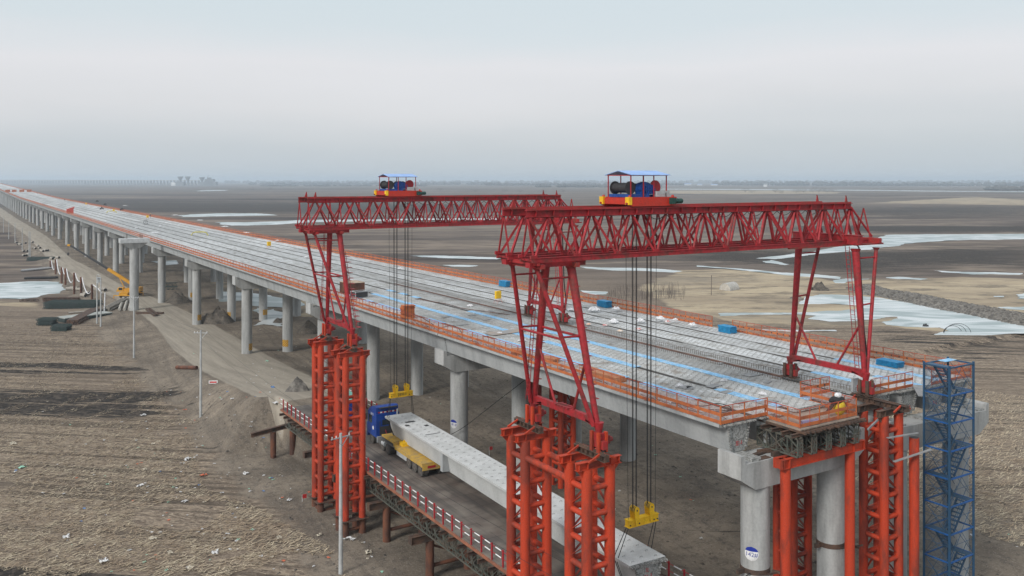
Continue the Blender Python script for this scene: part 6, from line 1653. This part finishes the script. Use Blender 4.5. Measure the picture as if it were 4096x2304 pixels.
# mixing plant with silos
(px_, py_) = P2W(760, 742.5); 
dirv = rd; 
def offp(px): return P2W(px, 742.5)
pl = thing('silo_plant', 'distant industrial plant with three flared towers on the horizon', 'plant', (0, 0, 0))
plm = M('plant_grey', (.20, .21, .22), .8)
for px, top, name in ((721, 706, 'a'), (751, 706, 'b'), (808, 709, 'c')):
    x, y = offp(px); dd = x*S_+y*C_; h = (742.5-top)*dd/F
    b = MB(); b.tube((x, y, 0), (x, y, h*.55), 4, 10, 5); b.tube((x, y, h*.55), (x, y, h*.93), 5, 12, 15); b.tube((x, y, h*.93), (x, y, h), 15, 12); part('flared_tower', b, plm, pl)
for px0, px1, top, nm in ((688, 706, 729, 'hall'), (706, 738, 727, 'hall'), (796, 820, 728, 'hall'), (822, 856, 716, 'block'), (832, 842, 710, 'stair_head'), (820, 830, 724, 'annex'), (845, 868, 727, 'hall')):
    (x0, y0), (x1, y1) = offp(px0), offp(px1); dd = x0*S_+y0*C_; h = (742.5-top)*dd/F; m_ = Vector(((x0+x1)/2, (y0+y1)/2, h/2))
    b = MB(); b.bar((x0, y0, h/2), (x1, y1, h/2), 30, h); part(nm, b, white if (px0 == 688) else plm, pl)
b = MB(); (x0, y0), (x1, y1) = offp(828), offp(836); b.bar((x0, y0, 40), (x1, y1, 58), 1.5, 1.5); part('jib', b, plm, pl)
# far farm sheds
for q, (px, py, wp, hp, lab) in enumerate(((2752, 741, 26, 7, 'long pale shed on the horizon, left of three'), (2800, 742, 16, 6, 'pale shed on the horizon, middle of three'), (2858, 742, 24, 6, 'pale shed on the horizon, right of three'), (3064, 747, 11, 15, 'small white square building standing alone before the far woods'), (2790, 735, 60, 9, 'wide low grey block far behind the pale sheds'))):
    x, y = P2W(px, py); dd = x*S_+y*C_; w_ = wp*dd/F; h = hp*dd/F; o = thing('far_shed', lab, 'shed', (x, y, 0), -TH, None)
    b = MB(); b.box(-w_/2, w_/2, 0, 20, 0, h*.65); part('wall', b, white if q != 4 else plm, o); b = MB(); b.prism([(-2, h*.65), (10, h), (22, h*.65)], -w_/2-1, w_/2+1, 'x'); part('roof', b, roofb if q < 3 else plm, o)

# ------------------------------------------------------------------ litter on the stubble
LM = [('white', (.6, .6, .6)), ('pale green', (.30, .55, .42)), ('orange', (.6, .16, .08)), ('blue', (.12, .25, .5)), ('cream', (.5, .45, .36))]
lmes = []
for nm, c in LM:
    for v in range(2):
        b = MB(); n = 5; vs = []
        for j in range(n+1):
            for i in range(n+1): vs.append(((i/n-.5)*random.uniform(.7, 1.1), (j/n-.5)*.7*random.uniform(.7, 1.1), random.uniform(0, .22)))
        b.add(vs, [(j*(n+1)+i, j*(n+1)+i+1, (j+1)*(n+1)+i+1, (j+1)*(n+1)+i) for j in range(n) for i in range(n) if random.random() < .8])
        lmes.append((nm, b.mesh('litter', M('litter_'+nm.replace(' ', '_'), c, .8))))
area = [((0, 1550, 1150, 2300), 190, 'on the stubble field left of the towers'), ((1150, 1900, 1700, 2290), 34, 'on the bare soil below the trestle'), ((1000, 1450, 1200, 1900), 18, 'on the bank beside the trestle end'), ((1700, 1400, 2900, 2200), 40, 'on the soil between trestle and viaduct'), ((700, 1300, 1200, 1450), 14, 'on the haul road under the viaduct'), ((3650, 1500, 4090, 2200), 14, 'on the stubble right of the stair tower')]
for (x0, y0, x1, y1), n, w_ in area:
    for q in range(n):
        px = random.uniform(x0, x1); py = random.uniform(y0, y1)
        if 'left of' in w_ and px < 500 and random.random() < .6: px += 550
        x, y = P2W(px, py, -1.0 if 'bank' not in w_ else 0); k = random.choices(range(10), [8, 8, 2, 2, 1.4, 1.4, 1, 1, 3, 3])[0]; nm, me = lmes[k]
        if 31 < x < 42 and 30 < y < 103: continue
        o = link('litter', me, None, (x, y, gz1(x, y)+.03), random.uniform(0, 6)); s = random.uniform(.15, .42) if random.random() < .9 else random.uniform(.6, 1.0); o.scale = (s, s, s)
        tag(o, f'scrap of {nm} litter lying {w_}', 'litter', f'{nm} litter scraps {w_}')

# ------------------------------------------------------------------ straw and clods
def scatter(name, n, mk, mats, sel, label=None, rmin=48, rmax=230):
    r = rmin*(rmax/rmin)**rng.random(n*3); a = rng.uniform(-0.60, 0.60, n*3); fx = np.cos(a)*r; rx = np.sin(a)*r
    X = fx*S_+rx*C_; Y = fx*C_-rx*S_; k = sel(X, Y); X, Y = X[k][:n], Y[k][:n]; Z = gz(X, Y); n = len(X)
    vs, fs = mk(X, Y, Z, n)
    me = bpy.data.meshes.new(name); me.from_pydata(vs.reshape(-1, 3).tolist(), [], fs.tolist()); me.materials.append(mats); me.update()
    tag(link(name, me), label, None, None, 'stuff')
def mk_straw(X, Y, Z, n):
    th = math.radians(-42)+rng.normal(0, .55, n); ln = rng.uniform(.08, .30, n); w_ = rng.uniform(.012, .035, n)
    c, q = np.cos(th), np.sin(th); h = rng.uniform(.02, .22, n)
    P = np.stack([np.stack([X-c*ln-q*w_, Y-q*ln+c*w_, Z+.02], -1), np.stack([X-c*ln+q*w_, Y-q*ln-c*w_, Z+.02], -1), np.stack([X+c*ln+q*w_, Y+q*ln-c*w_, Z+h], -1), np.stack([X+c*ln-q*w_, Y+q*ln+c*w_, Z+h], -1)], 1)
    return P, np.arange(n*4).reshape(n, 4)
def mk_clod(X, Y, Z, n):
    s_ = rng.uniform(.04, .18, n)*(rng.random(n)**1.8+.35); j = lambda: rng.uniform(.6, 1.3, n)*s_
    b0 = [np.stack([X+j()*cx, Y+j()*cy, Z-.03], -1) for cx, cy in ((-1, -1), (1, -1), (1, 1), (-1, 1))]; tp_ = np.stack([X+rng.uniform(-.3, .3, n)*s_, Y+rng.uniform(-.3, .3, n)*s_, Z+s_*rng.uniform(.4, 1.0, n)], -1)
    P = np.stack(b0+[tp_], 1); base = np.arange(n)[:, None]*5
    f = np.concatenate([base+np.array([[0, 1, 4]]), base+np.array([[1, 2, 4]]), base+np.array([[2, 3, 4]]), base+np.array([[3, 0, 4]])], 0); return P, f
def indark(X, Y):
    r_ = np.zeros(X.shape, bool)
    for p, v in DKM: r_ |= (sdist(X, Y, p) < vnoise(X, Y, 3, 41)*4-.5) & (vnoise(X*.4+Y*.4, Y*2-X*2, 5, 43) > -.15)
    return r_
fieldsel = lambda X, Y: ~indark(X, Y) & (((X < 25+vnoise(X, Y, 12, 31)*8) | (X > 80)) & (vnoise(X, Y, 9, 33)+vnoise(X, Y, 3, 34)*.6 > -.22) & (X < 135))
scatter('straw', 120000, mk_straw, M('straw_pale', (0.54, 0.46, 0.335), .9, (0.36, 0.275, 0.19), .5), fieldsel, 'pale maize straw scattered over the fields')
dsel = lambda X, Y: (road_d(X, Y)[0] > 7) & (X > 19) & (X < 88) & ~((X > 31.5) & (X < 41.2) & (Y < 103))
scatter('clods', 6000, mk_clod, soil, dsel, 'loose clods and stones on the trodden soil', 48, 260)
scatter('field_clods', 4500, mk_clod, M('clod_brown', (.11, .088, .07), 1, (.07, .058, .05), 2), fieldsel, 'dark clods between the straw of the fields')

# ------------------------------------------------------------------ parts drawn together become objects of their own
def split_parts(names):
    cache = {}
    for o in [q for q in bpy.data.objects if q.type == 'MESH' and q.name.split('.')[0] in names]:
        me = o.data
        if me.name not in cache:
            n = len(me.vertices); p = list(range(n))
            def f(x):
                while p[x] != x: p[x] = p[p[x]]; x = p[x]
                return x
            for e in me.edges:
                a, b_ = f(e.vertices[0]), f(e.vertices[1])
                if a != b_: p[a] = b_
            g = {}
            for v in me.vertices: g.setdefault(f(v.index), []).append(v.index)
            ks = list(g); bb = []
            for k in ks:
                c = np.array([me.vertices[i].co for i in g[k]]); bb.append((c.min(0)-.015, c.max(0)+.015))
            q_ = list(range(len(ks)))
            def h_(x):
                while q_[x] != x: x = q_[x]
                return x
            for i in range(len(ks)):
                for j in range(i):
                    if (bb[i][0] <= bb[j][1]).all() and (bb[j][0] <= bb[i][1]).all():
                        a, b_ = h_(i), h_(j)
                        if a != b_: q_[a] = b_
            cl_ = {}
            for i, k in enumerate(ks): cl_.setdefault(h_(i), set()).update(g[k])
            out = []
            if len(cl_) > 1:
                for st_ in cl_.values():
                    idx = sorted(st_); mp_ = {v: i for i, v in enumerate(idx)}; fs = [pl_ for pl_ in me.polygons if pl_.vertices[0] in st_]
                    m2 = bpy.data.meshes.new(me.name); m2.from_pydata([me.vertices[i].co[:] for i in idx], [], [[mp_[v] for v in pl_.vertices] for pl_ in fs])
                    for mt in me.materials: m2.materials.append(mt)
                    for a, b_ in zip(m2.polygons, fs): a.material_index = b_.material_index; a.use_smooth = b_.use_smooth
                    out.append(m2)
            cache[me.name] = out
        ms = cache[me.name]
        if ms:
            o.data = ms[0]
            for m2 in ms[1:]:
                c = o.copy(); c.data = m2; COL.objects.link(c)
split_parts({'access_hole', 'bracket', 'corner_post', 'cross_beam', 'cross_diaphragm', 'edge_channel', 'end_stop', 'guide_rope', 'hoist_rope', 'insulator', 'knee_brace', 'outrigger', 'outrigger_beam',
             'pin', 'plank', 'prop', 'ring_bar', 'sheave_plate', 'tie_bar', 'wheel', 'winch_bed', 'window', 'red_tube', 'white_sleeve', 'starter_bar', 'rear_rack'})

# ------------------------------------------------------------------ haze
hm = bpy.data.materials.new('haze'); hm.use_nodes = True; t = hm.node_tree; t.nodes.clear()
ou = nn(t, 'ShaderNodeOutputMaterial'); pv = nn(t, 'ShaderNodeVolumePrincipled'); pv.inputs['Color'].default_value = (.76, .88, 1.0, 1); pv.inputs['Density'].default_value = 0.00017; pv.inputs['Anisotropy'].default_value = 0.2
t.links.new(pv.outputs[0], ou.inputs['Volume'])
b = MB(); b.box(-14000, 16000, -14000, 16000, -6, 66)
tag(link('haze', b.mesh('haze', hm)), kind='stuff')
